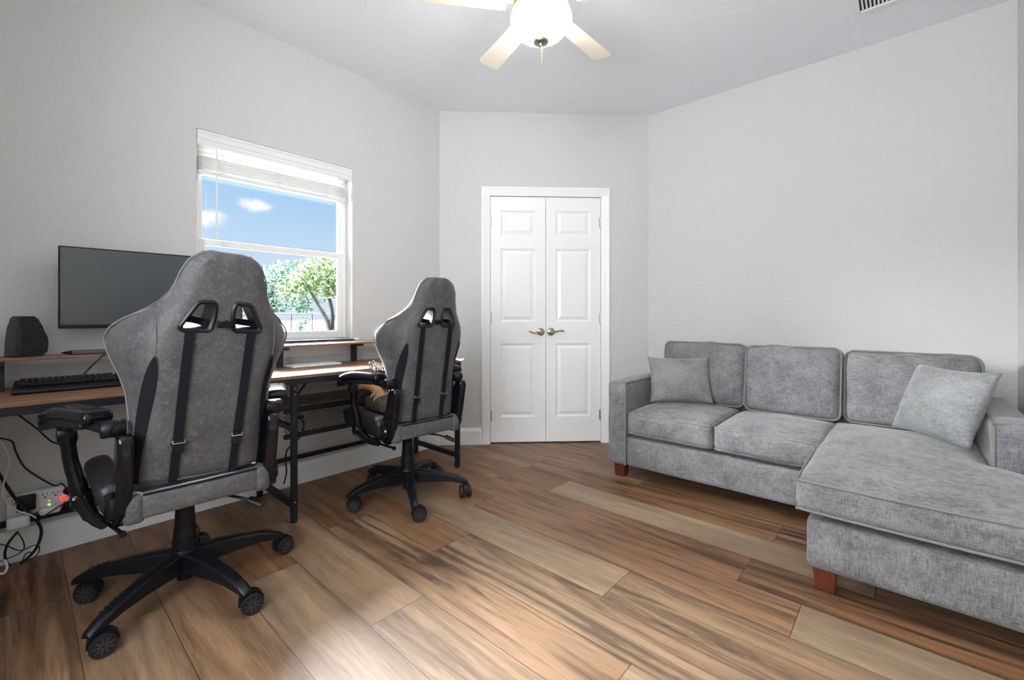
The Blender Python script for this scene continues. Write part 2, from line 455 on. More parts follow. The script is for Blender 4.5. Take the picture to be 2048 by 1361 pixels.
# floor: planks run along X, rows .2235 deep
def build_floor():
    W, Y0 = .2235, 1.693
    rows = {}
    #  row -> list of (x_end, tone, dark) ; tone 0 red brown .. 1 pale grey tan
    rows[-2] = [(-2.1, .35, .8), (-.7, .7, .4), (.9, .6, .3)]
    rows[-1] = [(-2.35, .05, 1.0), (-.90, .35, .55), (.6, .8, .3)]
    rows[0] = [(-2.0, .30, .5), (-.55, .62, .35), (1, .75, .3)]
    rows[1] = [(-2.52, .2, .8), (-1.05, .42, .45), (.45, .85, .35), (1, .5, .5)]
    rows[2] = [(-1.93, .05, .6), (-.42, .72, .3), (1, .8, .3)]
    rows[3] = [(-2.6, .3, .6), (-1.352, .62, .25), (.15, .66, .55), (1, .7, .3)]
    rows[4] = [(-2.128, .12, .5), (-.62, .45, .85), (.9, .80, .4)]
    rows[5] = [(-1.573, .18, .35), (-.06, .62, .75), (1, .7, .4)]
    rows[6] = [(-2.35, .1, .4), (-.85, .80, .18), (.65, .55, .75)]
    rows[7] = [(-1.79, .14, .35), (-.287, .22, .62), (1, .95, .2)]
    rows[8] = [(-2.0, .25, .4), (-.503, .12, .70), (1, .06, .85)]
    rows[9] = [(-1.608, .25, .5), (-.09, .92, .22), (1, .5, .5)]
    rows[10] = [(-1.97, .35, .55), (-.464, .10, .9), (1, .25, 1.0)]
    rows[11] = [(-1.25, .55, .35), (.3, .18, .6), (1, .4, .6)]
    rows[12] = [(-1.75, .40, .75), (-.2, .3, .6), (1, .4, .6)]
    rng = random.Random(3)
    bm = bmesh.new(); uv = bm.loops.layers.uv.new('plank'); uv2 = bm.loops.layers.uv.new('plank_far')
    cl = bm.loops.layers.float_color.new('tone')
    xa, xb, ya, yb = XL - .02, 1.2, -2.0, YR + .3
    k = math.floor((ya - Y0) / W)
    while Y0 + k * W < yb:
        y0, y1 = Y0 + k * W, Y0 + (k + 1) * W
        row = rows.get(k + 7)
        if row is None:
            x = xa + rng.uniform(.3, 1.4); row = []
            while x < xb: row.append((x, rng.random(), rng.uniform(.2, .9))); x += 1.5
            row.append((xb, rng.random(), .5))
        x0 = xa
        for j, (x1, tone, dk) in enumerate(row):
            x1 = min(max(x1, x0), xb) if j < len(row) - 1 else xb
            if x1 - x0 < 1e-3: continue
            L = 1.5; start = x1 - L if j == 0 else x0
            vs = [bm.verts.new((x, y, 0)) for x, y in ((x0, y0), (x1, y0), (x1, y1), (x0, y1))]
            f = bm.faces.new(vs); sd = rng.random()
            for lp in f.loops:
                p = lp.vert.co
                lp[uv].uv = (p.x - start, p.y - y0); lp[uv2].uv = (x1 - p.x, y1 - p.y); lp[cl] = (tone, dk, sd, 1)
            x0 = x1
        k += 1
    bmesh.ops.remove_doubles(bm, verts=bm.verts, dist=1e-5)
    # slab below
    me = bpy.data.meshes.new('floor'); bm.to_mesh(me); bm.free(); me.materials.append(MT['floor'])
    o = bpy.data.objects.new('floor', me); C.objects.link(o)
    struct(o); return o
build_floor()

struct(MB().span((XL - .15, -2.0, H), (1.2, YR + .4, H + .1)).build('ceiling', MT['ceil'], smooth=False))

WY0, WY1, WZ0, WZ1 = .645, 1.548, .907, 2.075
w = MB(); a, b = XL - .13, XL
w.span((a, -2.0, 0), (b, WY0, H)).span((a, WY1, 0), (b, 2.45, H)).span((a, WY0, 0), (b, WY1, WZ0)).span((a, WY0, WZ1), (b, WY1, H))
struct(w.build('wall_left', MT['wall'], smooth=False))
# closet wall (45 degrees)
E1 = Vector((1, 1, 0)).normalized(); NI = Vector((1, -1, 0)).normalized()     # along, into the room
def ch(s, d, z): return P1 + E1 * s + NI * d + Vector((0, 0, z))
S0, S1, DZ = .410, 1.347, 2.058
def chbox(m, s0, s1, d0, d1, z0, z1):
    m.prism([(s0, d0), (s1, d0), (s1, d1), (s0, d1)], lambda a, b, t: ch(a, b, t), z0, z1); return m
w = MB()
chbox(w, -.05, S0, -.11, 0, 0, H); chbox(w, S1, 1.80, -.11, 0, 0, H); chbox(w, S0, S1, -.11, 0, DZ, H)
struct(w.build('wall_back', MT['wall'], smooth=False))
struct(MB().span((-1.75, YR, 0), (XS + .12, YR + .12, H)).build('wall_right', MT['wall'], smooth=False))
struct(MB().span((XS, YF - 1.6, 0), (XS + .12, YR, H)).build('wall_side', MT['wall'], smooth=False))
w = MB(); w.span((XL, YF - .12, 0), (-1.45, YF, H)).span((-1.45, YF - .12, 2.6), (.34, YF, H)).span((.34, YF - .12, 0), (XS, YF, H))  # doorway made wide and tall to let the added fill in
struct(w.build('wall_front', MT['wall'], smooth=False))
w = MB(); w.span((-2.2, -1.8, 0), (XS, -1.7, H)).span((-2.3, -1.8, 0), (-2.2, YF - .12, H))
struct(w.build('wall_hall', MT['hall'], smooth=False))
# dark sheet right behind the doors, painted as the closet's shade
w = MB(); chbox(w, S0 - .1, S1 + .1, -.14, -.112, 0, 2.2)
struct(w.build('closet_shade_sheet', MT['dark'], smooth=False))

# baseboards
def base_profile(h=.135): return [(0, 0), (.016, 0), (.016, h - .025), (.011, h - .012), (.007, h), (0, h)]
m = MB(); m.prism(base_profile(), lambda a, b, t: Vector((XL + a, t, b)), -.42, 2.3175 - .007)
struct(m.build('baseboard_left', MT['trim'], angle=20))
m = MB(); m.prism(base_profile(), lambda a, b, t: ch(t, a, b), .006, S0 - .066); m.prism(base_profile(), lambda a, b, t: ch(t, a, b), S1 + .060, 1.74)
struct(m.build('baseboard_back', MT['trim'], angle=20))
m = MB(); m.prism(base_profile(), lambda a, b, t: Vector((t, YR - a, b)), -1.608, XS)
struct(m.build('baseboard_right', MT['trim'], angle=20))
m = MB(); m.prism(base_profile(), lambda a, b, t: Vector((XS - a, t, b)), YF, YR)
struct(m.build('baseboard_side', MT['trim'], angle=20))

# door casing: stepped profile, mitred look
m = MB()
cw = .066
prof = [(0, 0), (cw, 0), (cw, .018), (cw - .012, .021), (cw - .03, .015), (.012, .012), (0, .008)]
def leg(sgn, s):     # profile across s, depth d
    m.prism(prof, lambda a, b, t: ch(s + sgn * a, b, t), 0, DZ)
leg(-1, S0); leg(1, S1)
m.prism(prof, lambda a, b, t: ch(t, b, DZ + a), S0 - cw, S1 + cw)
chbox(m, S0 - .001, S0 + .006, -.11, .008, 0, DZ); chbox(m, S1 - .006, S1 + .001, -.11, .008, 0, DZ); chbox(m, S0, S1, -.11, .008, DZ - .006, DZ + .001)
struct(m.build('trim_1', MT['trim'], angle=25))

def door_leaf(name, s0, s1, hinge_left):
    w = s1 - s0; m = MB(); d0, d1 = -.042, -.008; zb, zt = .012, DZ - .010
    px0, px1 = s0 + .176 * w, s0 + .815 * w
    if not hinge_left: px0, px1 = s0 + .172 * w, s0 + .815 * w
    Hh = zt - zb
    rows = [(zt - .325, zt - .112), (zt - 1.040, zt - .428), (zt - 1.83, zt - 1.216)]
    # slab behind
    chbox(m, s0, s1, d0, d1 - .010, zb, zt)
    # stiles and rails at full thickness
    chbox(m, s0, px0, d1 - .012, d1, zb, zt); chbox(m, px1, s1, d1 - .012, d1, zb, zt)
    zs = [zt] + [z for r_ in rows for z in (r_[1], r_[0])] + [zb]
    for k in range(0, len(zs), 2): chbox(m, px0, px1, d1 - .012, d1, zs[k + 1], zs[k])
    bm = m.bm
    for z0, z1 in rows:
        def ring(inset, d): return [bm.verts.new(ch(a, d, z)) for a, z in ((px0 + inset, z0 + inset), (px1 - inset, z0 + inset), (px1 - inset, z1 - inset), (px0 + inset, z1 - inset))]
        rs = [ring(0, d1), ring(.006, d1 - .002), ring(.016, d1 - .0085), ring(.022, d1 - .0085), ring(.046, d1 - .001)]
        for A, B in zip(rs, rs[1:]):
            for k in range(4): bm.faces.new((A[k], A[(k + 1) % 4], B[(k + 1) % 4], B[k]))
        bm.faces.new(rs[-1])
    o = m.build(name, MT['trim'], smooth=False, fixn=False); bmn = bmesh.new(); bmn.from_mesh(o.data); bmesh.ops.recalc_face_normals(bmn, faces=bmn.faces); bmn.to_mesh(o.data); bmn.free()
    struct(o)
    # lever handle
    sc = (s1 - .042) if hinge_left else (s0 + .040); zz = .927; dirn = -1 if hinge_left else 1
    c = ch(sc, d1, zz); M = Matrix((E1, Vector((0, 0, 1)), NI)).transposed()
    hm = MB(); hm.lathe([(0, 0), (.032, 0), (.033, .006), (.028, .013), (.012, .016), (.011, .045), (.013, .050), (.010, .056), (0, .057)], c, 24, M)
    wob = [0, .003, -.004, -.007, .002, .005] if hinge_left else [0, .001, .006, .010, .010, .006]
    pts = [ch(sc + dirn * t, d1 + .048, zz + z) for t, z in zip((0, .022, .045, .068, .088, .104), wob)]
    hm.tube(pts, [.0085, .0075, .0065, .006, .007, .0075, .006], 10, smooth=5)
    tag(hm.build('door_handle', MT['nickel'], o), 'satin bronze lever handle')
    for z in (.19, 1.00, 1.80):
        h = MB(); s = s0 - .001 if hinge_left else s1 + .001
        h.tube([ch(s, d1 + .006, z), ch(s, d1 + .006, z + .085)], .0065, 10)
        chbox(h, s - .012, s + .012, d1 - .004, d1 + .0015, z, z + .085)
        tag(h.build('hinge', MT['hinge'], o), 'satin nickel hinge')
    # ball catch strike on the head
    return o
MIDS = .8785
door_leaf('door_1', S0 + .009, MIDS - .0015, True)
door_leaf('door_2', MIDS + .0015, S1 - .009, False)

# window
def build_window():
    root = empty('window_1', (XL - .09, (WY0 + WY1) / 2, WZ0)); struct(root)
    def lp(x, y, z): return (x - (XL - .09), y - (WY0 + WY1) / 2, z - WZ0)
    def bx(m, a, b): m.span(lp(*a), lp(*b)); return m
    x0, x1 = XL - .13, XL - .085
    m = MB(); fr = .028
    bx(m, (x0, WY0, WZ0), (x1, WY0 + fr, WZ1)); bx(m, (x0, WY1 - fr, WZ0), (x1, WY1, WZ1)); bx(m, (x0, WY0 + fr, WZ0), (x1, WY1 - fr, WZ0 + .022)); bx(m, (x0, WY0 + fr, WZ1 - fr), (x1, WY1 - fr, WZ1))
    m.build('window_frame', MT['vinyl'], root, bevel=.003)
    zm = 1.470
    def sash(name, xa, xb, z0, z1, t, tb, tt):
        m = MB(); ya, yb = WY0 + fr, WY1 - fr
        bx(m, (xa, ya, z0), (xb, ya + t, z1)); bx(m, (xa, yb - t, z0), (xb, yb, z1)); bx(m, (xa, ya + t, z0), (xb, yb - t, z0 + tb)); bx(m, (xa, ya + t, z1 - tt), (xb, yb - t, z1))
        s = m.build(name, MT['vinyl'], root, bevel=.003)
        xm = (xa + xb) / 2
        g = MB(); bx(g, (xm - .002, ya + t - .004, z0 + tb - .004), (xm + .002, yb - t + .004, z1 - tt + .004))
        g.build('pane', MT['glass'], s, smooth=False)
    sash('upper_sash', XL - .128, XL - .108, zm - .012, WZ1 - fr, .022, .030, .026)
    sash('lower_sash', XL - .107, XL - .088, WZ0 + .022, zm + .022, .034, .028, .036)
    m = MB()                                   # stool and apron
    bx(m, (XL - .088, WY0, WZ0 - .020), (XL + .040, WY1, WZ0)); bx(m, (XL, WY0 - .035, WZ0 - .020), (XL + .040, WY1 + .035, WZ0))
    m.build('window_sill', MT['trim'], root, bevel=.006)
    m = MB(); pr = [(0, 0), (.012, 0), (.014, .02), (.020, .035), (.022, .055), (.030, .070), (.034, .085), (0, .085)]
    ya, yb = WY0 - .02, WY1 + .028
    n = len(pr); vs = []
    for t, k in ((ya, -1), (yb, 1)):
        vs.append([m.bm.verts.new(lp(XL + a, t - k * (.085 - b) * .28, WZ0 - .105 + b)) for a, b in pr])
    m.bm.faces.new(vs[0]); m.bm.faces.new(vs[1][::-1])
    for k in range(n): m.bm.faces.new((vs[0][k], vs[1][k], vs[1][(k + 1) % n], vs[0][(k + 1) % n]))
    m.build('window_apron', MT['trim'], root, angle=30)
build_window()

def build_blind():
    root = empty('window_blind', (XL, (WY0 + WY1) / 2, 2.02))
    tag(root, 'white slatted window blind drawn up under its valance', 'window blind')
    o = Vector(root.location)
    def bx(m, a, b): m.span(Vector(a) - o, Vector(b) - o); return m
    m = MB(); pr = [(0, 1.990), (.010, 1.990), (.012, 2.004), (.008, 2.010), (.008, 2.018), (.012, 2.024), (.012, 2.050), (.016, 2.058), (.016, 2.068), (0, 2.068)]
    m.prism(pr, lambda a, b, t: Vector((XL - .005 + a, t, b)) - o, WY0 + .002, WY1 - .004)
    m.build('valance', MT['blind'], root, angle=25)
    bx(MB(), (XL - .075, WY0 + .012, 2.02), (XL - .03, WY1 - .012, 2.066)).build('head_rail', MT['blind'], root, bevel=.003)
    ys = (WY0 + .012, WY1 - .030)
    def slat(z, tilt):
        m = MB(); us = [-.025 + .005 * k for k in range(11)]
        top = [(u, .0025 * (1 - (u / .025) ** 2) + .0015) for u in us]; bot = [(u, .0025 * (1 - (u / .025) ** 2) - .0015) for u in us[::-1]]
        c, s = math.cos(tilt), math.sin(tilt)
        m.prism(top + bot, lambda a, b, t: Vector((XL - .052 + a * c - b * s, t, z + a * s + b * c)) - o, *ys)
        return m.build('slat', MT['blind'], root, angle=60)
    for z, tl in ((1.985, .30), (1.958, .25), (1.934, .16), (1.921, .05), (1.911, .02), (1.901, .03), (1.891, .01), (1.881, .02), (1.871, 0)): slat(z, tl)
    bx(MB(), (XL - .078, ys[0], 1.842), (XL - .026, ys[1], 1.862)).build('bottom_rail', MT['blind'], root, bevel=.004)
    for y in (.775, 1.07, 1.375):
        m = MB()
        for x in (XL - .078, XL - .024):
            pts = [Vector((x + .003 * math.sin(k * 1.9), y + .006 * math.sin(k * 2.3 + y), 2.02 - .0165 * k)) - o for k in range(11)]
            m.tube(pts, .0011, 5, smooth=3)
        for k in range(5):                          # bunched loops of the ladder cord
            z = 1.93 - .018 * k; x = XL - .022
            m.tube([Vector((x, y - .012, z)) - o, Vector((x + .006, y - .004, z - .016)) - o, Vector((x + .004, y + .012 + .004 * (k % 2), z - .006)) - o, Vector((x, y + .002, z + .004)) - o], .0011, 5, smooth=4)
        m.build('ladder_cord', MT['blind'], root)
    m = MB(); m.tube([Vector((XL - .012, .742, 1.992)) - o, Vector((XL - .012, .742, 1.48)) - o], .0042, 8)
    m.lathe([(0, -.03), (.0055, -.03), (.0055, 0), (.0042, .004)], Vector((XL - .012, .742, 1.48)) - o, 8)
    m.build('wand', MT['blind'], root)
build_blind()

# ceiling vent
def build_vent():
    root = empty('ceiling_vent', (-.04, 2.99, H)); tag(root, 'white louvred air vent in the ceiling near the sofa wall', 'air vent')
    m = MB(); a, b, t = .178, .150, .026
    for s in (-1, 1): m.box((s * (a - t / 2), 0, -.006), (t, 2 * b, .012)); m.box((0, s * (b - t / 2), -.006), (2 * a - 2 * t, t, .012))
    m.build('vent_frame', MT['trim'], root, bevel=.003)
    MB().box((0, 0, -.001), (2 * a - .02, 2 * b - .02, .002)).build('vent_back', MT['dark'], root, smooth=False)  # dark sheet in place of the shade inside the vent
    x = -a + t + .012
    while x < a - t - .004:
        m = MB(); M = Matrix.Rotation(R(32), 3, 'Y'); m.box((x, 0, -.007), (.0095, 2 * b - 2 * t, .0016), M); m.build('louvre', MT['trim'], root, smooth=False); x += .0165
build_vent()

# ------------------------------------------------------------------ ceiling fan
def build_fan():
    root = empty('ceiling_fan', (-1.306, 1.683, H)); tag(root, 'white ceiling fan with cream blades and a lit bowl light', 'ceiling fan')
    def z(v): return v - H
    MB().lathe([(0, 0), (.075, 0), (.078, -.012), (.07, -.035), (.0, -.035)]).build('canopy', MT['trim'], root)
    MB().lathe([(0, -.03), (.06, -.032), (.115, -.05), (.125, -.075), (.125, -.135), (.115, -.160), (.085, -.178), (.0, -.178)], seg=36).build('motor_housing', MT['trim'], root)
    MB().lathe([(0, z(2.565)), (.05, z(2.565)), (.060, z(2.540)), (.118, z(2.530)), (.137, z(2.520)), (.137, z(2.507)), (0, z(2.507))], seg=36).build('light_fitter', MT['trim'], root)
    m = MB(); prof = [(0, 2.374), (.03, 2.376), (.07, 2.388), (.108, 2.412), (.134, 2.442), (.147, 2.472), (.146, 2.490), (.134, 2.504), (.110, 2.508), (.0, 2.508)]
    m.lathe([(r_, z(h)) for r_, h in prof], seg=48); g = m.build('bowl_shade', MT['globe'], root, angle=60)
    tag(g, 'glowing white glass bowl')
    MB().lathe([(0, z(2.350)), (.010, z(2.352)), (.014, z(2.360)), (.034, z(2.366)), (.038, z(2.374)), (.03, z(2.381)), (0, z(2.381))], seg=28).build('finial', MT['pewter'], root)
    m = MB(); m.tube([(0.005, 0, z(2.353)), (0.005, 0, z(2.315))], .0045, 8); m.tube([(0.005, 0, z(2.315)), (.005, 0, z(2.27))], .003, 6); m.tube([(0.005, 0, z(2.27)), (0.005, 0, z(2.235))], .0012, 6)
    m.build('pull_chain', MT['brass'], root)
    for k in range(5):
        a = R(89 + 72 * k - .0); rt = Matrix.Rotation(a, 4, 'Z'); pitch = Matrix.Rotation(R(9), 4, 'X')
        m = MB(); out = []
        r0, r1, w0, w1, cr = .165, .575, .050, .063, .022
        top = [(r0, -w0), (r1 - cr, -w1), (r1 - cr * .3, -w1 + cr * .3), (r1, -w1 + cr), (r1, w1 - cr), (r1 - cr * .3, w1 - cr * .3), (r1 - cr, w1), (r0, w0)]
        m.prism(top, lambda p, q, t: Vector((p, q, t)), -.004, .004)
        m.xform(Matrix.Translation((0, 0, z(2.545))) @ rt @ pitch)
        b_ = m.build('blade', MT['blade'], root, bevel=.002)
        m = MB(); m.box((.145, 0, .006), (.11, .028, .006)); m.box((.205, 0, .006), (.05, .07, .005)); m.box((.10, 0, .014), (.03, .022, .022))
        m.xform(Matrix.Translation((0, 0, z(2.545))) @ rt @ pitch); m.build('blade_bracket', MT['brass'], b_, bevel=.002)
build_fan()

# ------------------------------------------------------------------ desk
def build_desk():
    root = empty('desk', (-2.58, .94, 0)); tag(root, 'long two-person desk of brown rustic boards on black metal legs along the window wall', 'desk')
    o = Vector(root.location)
    def bx(m, a, b): m.span(Vector(a) - o, Vector(b) - o); return m
    xf, xb, zt, yl, ym, yr = -2.312, -2.828, .752, -.17, .945, 2.075
    bm_ = MT['black_metal']
    for a, b in ((yl, ym - .0015), (ym + .0015, yr)):
        bx(MB(), (xb, a, zt - .017), (xf, b, zt)).build('tabletop', MT['desk_wood'], root, bevel=.002)
    m = MB(); zf0, zf1 = zt - .047, zt - .0175
    bx(m, (xf - .032, yl, zf0), (xf - .004, yr, zf1)); bx(m, (xb + .004, yl, zf0), (xb + .03, yr, zf1))
    for y in (yl + .015, ym, yr - .015): bx(m, (xb + .03, y - .013, zf0), (xf - .032, y + .013, zf1))
    m.build('table_frame', bm_, root, bevel=.002)
    for y in (yl + .02, ym, yr - .022):
        for x in (xf - .018, xb + .018):
            m = MB(); bx(m, (x - .014, y - .014, .012), (x + .014, y + .014, zf0))
            l = m.build('leg', bm_, root, bevel=.002)
            f = MB(); f.lathe([(0, .0), (.015, 0), (.016, .004), (.016, .010), (.013, .013), (0, .013)], Vector((x, y, 0)) - o, 16); f.build('foot', MT['rubber'], l)
            for zz in (.105, zf0 - .02, zf0 - .05):
                b_ = MB(); b_.lathe([(0, 0), (.004, 0), (.003, .002), (0, .002)], Vector((x + .014, y, zz)) - o, 10, Matrix.Rotation(R(90), 3, 'Y')); b_.build('bolt', MT['hinge'], l)
        m = MB(); m.bar(Vector((xf - .02, y, .088)) - o, Vector((xb + .02, y, .088)) - o, .024, .034); m.build('cross_bar', bm_, root, bevel=.002)
    # corner braces by the middle leg
    for y, s in ((ym, 1), (yr - .022, -1)):
        m = MB(); m.bar(Vector((xf - .018, y + s * .012, zf0 - .065)) - o, Vector((xf - .018, y + s * .062, zf0)) - o, .006, .018, up=(1, 0, 0)); m.build('brace', bm_, root)
    # low rail at the back
    m = MB(); bx(m, (xb + .015, yl, .170), (xb + .035, yr, .195)); m.build('back_rail', bm_, root, bevel=.002)
    # under-shelf with mesh guard on the right half
    xs, z0 = -2.505, .560
    s_ = bx(MB(), (xb, ym + .02, z0 - .015), (xs, yr - .03, z0)).build('under_shelf', MT['desk_wood'], root, bevel=.002)
    m = MB(); bx(m, (xs - .004, ym + .015, z0 - .036), (xs + .016, yr - .03, z0 - .006)); bx(m, (xs - .004, ym + .015, .386), (xs + .016, yr - .03, .410))
    for y in (ym + .06, yr - .06): bx(m, (xs - .002, y - .007, .40), (xs + .012, y + .007, .53))
    m.build('guard_frame', bm_, root, bevel=.0015)
    m = MB(); y0, y1, a0, a1 = ym + .02, yr - .035, .408, .526; st = .0155; hh = a1 - a0
    for sg in (1, -1):
        k = y0 - hh * .6
        while k < y1 + hh * .6:
            pa, pb = (k, a0), (k + hh * .62, a1)
            if sg < 0: pa, pb = (k + hh * .62, a0), (k, a1)
            def clip(p, q):
                t0, t1 = 0., 1.; d = q[0] - p[0]
                for lim, s in ((y0, 1), (y1, -1)):
                    f0 = (p[0] - lim) * s
                    if f0 < 0 and (q[0] - lim) * s < 0: return None
                    if abs(d) > 1e-9:
                        t = (lim - p[0]) / d
                        if 0 < t < 1:
                            if f0 < 0: t0 = max(t0, t)
                            else: t1 = min(t1, t)
                return t0, t1
            r_ = clip(pa, pb)
            if r_:
                A = [pa[i] + (pb[i] - pa[i]) * r_[0] for i in (0, 1)]; B = [pa[i] + (pb[i] - pa[i]) * r_[1] for i in (0, 1)]
                if abs(B[1] - A[1]) > .004: m.bar(Vector((xs + .003, A[0], A[1])) - o, Vector((xs + .003, B[0], B[1])) - o, .0022, .0032, up=(1, 0, 0))
            k += st
    m.build('mesh_guard', bm_, root, smooth=False)
    # strut from the middle leg to the shelf guard
    m = MB(); m.bar(Vector((xf - .018, ym, .478)) - o, Vector((xb + .02, ym, .478)) - o, .02, .03); m.build('shelf_bracket', bm_, root, bevel=.002)
    # monitor riser: two narrow raised shelves along the wall
    zr = .886
    for a, b in ((yl + .0, ym - .015), (ym + .015, yr - .06)):
        s_ = bx(MB(), (xb + .016, a, zr - .012), (-2.655, b, zr)).build('riser_shelf', MT['desk_wood'], root, bevel=.002)
    for y, px in ((-.055, -2.70), (ym - .09, -2.74), (ym + .085, -2.74), (1.525, -2.788)):
        m = MB(); bx(m, (px - .012, y - .017, zt), (px + .012, y + .017, zr - .012)); bx(m, (px - .012, y - .017, zr - .028), (px + .10, y + .017, zr - .012))
        m.build('riser_post', bm_, root, bevel=.0015)
build_desk()
ZD, ZR = .752, .886

# ------------------------------------------------------------------ monitor and desk things
def build_monitor():
    ang = R(3); w, h = .705, .362
    root = empty('monitor', (-2.735, .46, ZR), -ang)       # local y along the wall, +x towards the room
    tag(root, 'wide black flat-screen monitor, switched off, behind the nearest chair', 'monitor')
    z0, z1 = 1.000 - ZR, 1.3615 - ZR
    y0, y1 = -w / 2 + .008, w / 2 + .008
    m = MB(); m.span((-.004, y0, z0), (.028, y1, z1)); b = m.build('housing', MT['plastic'], root, bevel=.004)
    m = MB(); m.span((-.035, y0 + .12, z0 + .07), (-.004, y1 - .12, z1 - .05)); m.build('rear_shell', MT['plastic'], b, bevel=.012)
    MB().span((.0282, y0 + .007, z0 + .017), (.0295, y1 - .007, z1 - .006)).build('screen', MT['screen'], root, smooth=False)
    m = MB(); m.bar((-.036, .03, .02), (-.036, .03, z0 + .2), .05, .022, up=(0, 1, 0)); m.build('stand_neck', MT['plastic'], root, bevel=.005)
    m = MB(); m.soft((-.005, .03, .0071), (.065, .12, .007), .006, n=4); m.build('stand_base', MT['plastic'], root)
build_monitor()

def build_stone():
    root = empty('stone_bookend', (-2.735, .004, ZR + .001), R(24)); tag(root, 'black cut stone with a rough banded face standing on the raised desk shelf', 'ornament')
    # outline seen from the room: along the wall (y) and up (z)
    out = [(-.022, 0), (.058, 0), (.072, .018), (.076, .055), (.068, .092), (.055, .128), (.045, .152), (.030, .166), (-.004, .166), (-.012, .158), (-.020, .10)]
    m = MB(); rng = random.Random(2); pts = []
    for (a, b), (c, d) in zip(out, out[1:] + out[:1]):
        for t in (0, .33, .66): pts.append((a + (c - a) * t + rng.uniform(-.0015, .0015), b + (d - b) * t + (rng.uniform(-.0015, .0015) if b > .001 and d > .001 else 0)))
    m.prism(pts, lambda a, b, t: Vector((t, a, max(b, 0))), -.045, .035)
    b_ = m.build('stone_body', MT['stone'], root, bevel=.002)
    m = MB(); side = [(-.043, 0), (.036, 0), (.036, .11), (.03, .150), (-.01, .157), (-.035, .12), (-.043, .06)]
    m.prism(side, lambda a, b, t: Vector((a, t + b * .04, b + .001)), -.030, -.014)
    tag(m.build('cut_side', MT['stone_dark'], root, bevel=.001), 'smooth black cut side')
build_stone()

def build_keyboard():
    root = empty('keyboard', (-2.66, .20, ZD), R(88)); tag(root, 'black computer keyboard on the desk in front of the monitor', 'keyboard')
    W, D = .43, .150           # local x along, y depth (towards +y = wall after rotation)
    tilt = Matrix.Rotation(R(7), 4, 'X')
    m = MB(); m.soft((0, 0, .012), (W / 2, D / 2, .009), .005, n=4); m.xform(tilt @ Matrix.Translation((0, 0, .003)) if False else Matrix.Translation((0, 0, .006)) @ tilt)
    m.build('case', MT['plastic'], root)
    m = MB(); m.soft((0, -D / 2 - .036, .009), (W / 2, .038, .008), .006, n=4); m.build('wrist_rest', MT['plastic'], root)
    k = MB(); n = 0
    kx = .0191; x0 = -W / 2 + .016
    for r_ in range(6):
        y = -D / 2 + .018 + r_ * .0205 + (.004 if r_ == 5 else 0); x = 0.0
        widths = {0: [1.25, 1.25, 1.25, 6.25, 1.25, 1.25, 1.25, 1.25], 1: [2.25] + [1] * 10 + [2.75], 2: [1.75] + [1] * 11 + [2.25], 3: [1.5] + [1] * 12 + [1.5], 4: [1] * 13 + [2], 5: [1, 1, 1, 1, 1, 1, 1, 1, 1, 1, 1, 1, 1, 2]}[r_]
        widths = widths + [0, 1, 1, 1] + [0, 1, 1]
        for wv in widths:
            if wv == 0: x += kx * .35; continue
            k.box((x0 + x + wv * kx / 2, y, .0265), (wv * kx - .003, .0165, .008)); x += wv * kx
    k.xform(Matrix.Translation((0, 0, .006)) @ tilt)
    ks = k.build('keys', MT['plastic'], root, bevel=.001); ks['kind'] = 'stuff'
build_keyboard()

def thing_mesh(mb, name, mat, label, cat, group=None, **kw):
    o = mb.build(name, mat, **kw); return tag(o, label, cat, group)

m = MB(); root = empty('marker_pen', (-2.685, .20, ZR), R(80)); tag(root, 'slim dark grey pen-shaped object with a black tip on the raised shelf under the monitor', 'pen')
m.soft((.02, 0, .0105), (.065, .014, .010), .006, n=4); m.build('barrel', plain('dark_grey_shell', (.07, .068, .075), .5), root)
m = MB(); m.lathe([(.0095, 0), (.006, .02), (.002, .034), (0, .035)], (-.044, 0, .0105), 12, Matrix.Rotation(R(-90), 3, 'Y')); m.build('tip', MT['plastic'], root)

# white low keyboard under the window
root = empty('white_keyboard', (-2.70, 1.215, ZD + .0005), R(90)); tag(root, 'flat white keyboard lying at the back of the desk below the window', 'keyboard')
m = MB(); m.soft((0, 0, .005), (.15, .06, .0045), .003, n=4); m.build('case', MT['white_plastic'], root)
m = MB()
for r_ in range(5):
    for c in range(15): m.box((-.133 + c * .019, -.043 + r_ * .0205, .0112), (.016, .0165, .0035))
ks = m.build('keys', MT['white_plastic'], root, bevel=.0008); ks['kind'] = 'stuff'

# ------------------------------------------------------------------ cables, power strip and adapters
XW = XL + .02
def cable(name, pts, r, mat, label, smooth=6):
    m = MB(); m.tube(pts, r, 8, smooth=smooth); return thing_mesh(m, name, mat, label, 'cable')
def build_strip():
    root = empty('power_strip', (XL + .036, .072, .250)); root.rotation_euler = (R(1), 0, 0)
    tag(root, 'white surge protector with rows of outlets on the wall behind the desk', 'power strip')
    m = MB(); m.soft((0, 0, 0), (.017, .106, .046), .008, n=5); m.build('body', MT['white_plastic'], root)
    for y in (-.082, -.026, .006, .038, .075):
        for z in (.021,):
            m = MB()
            m.box((.0172, y - .007, z + .004), (.001, .0022, .009)); m.box((.0172, y + .007, z + .004), (.001, .0022, .007)); m.lathe([(.0, 0), (.0032, 0), (.0032, .001), (0, .001)], (.0167, y, z - .009), 10, Matrix.Rotation(R(90), 3, 'Y'))
            m.build('outlet', MT['plastic'], root, smooth=False)
    for z in (-.006, -.018, -.030):
        MB().box((.0172, -.045, z), (.001, .014, .005)).build('usb_port', MT['plastic'], root, smooth=False)
    MB().box((.0175, .018, -.024), (.003, .006, .006)).build('power_light', MT['led_green'], root)
    MB().box((.0175, .018, -.006), (.003, .006, .006)).build('surge_light', MT['led_dim'], root)
    MB().box((.019, .062, -.010), (.006, .014, .022)).build('switch', MT['led_red'], root, bevel=.002)
build_strip()
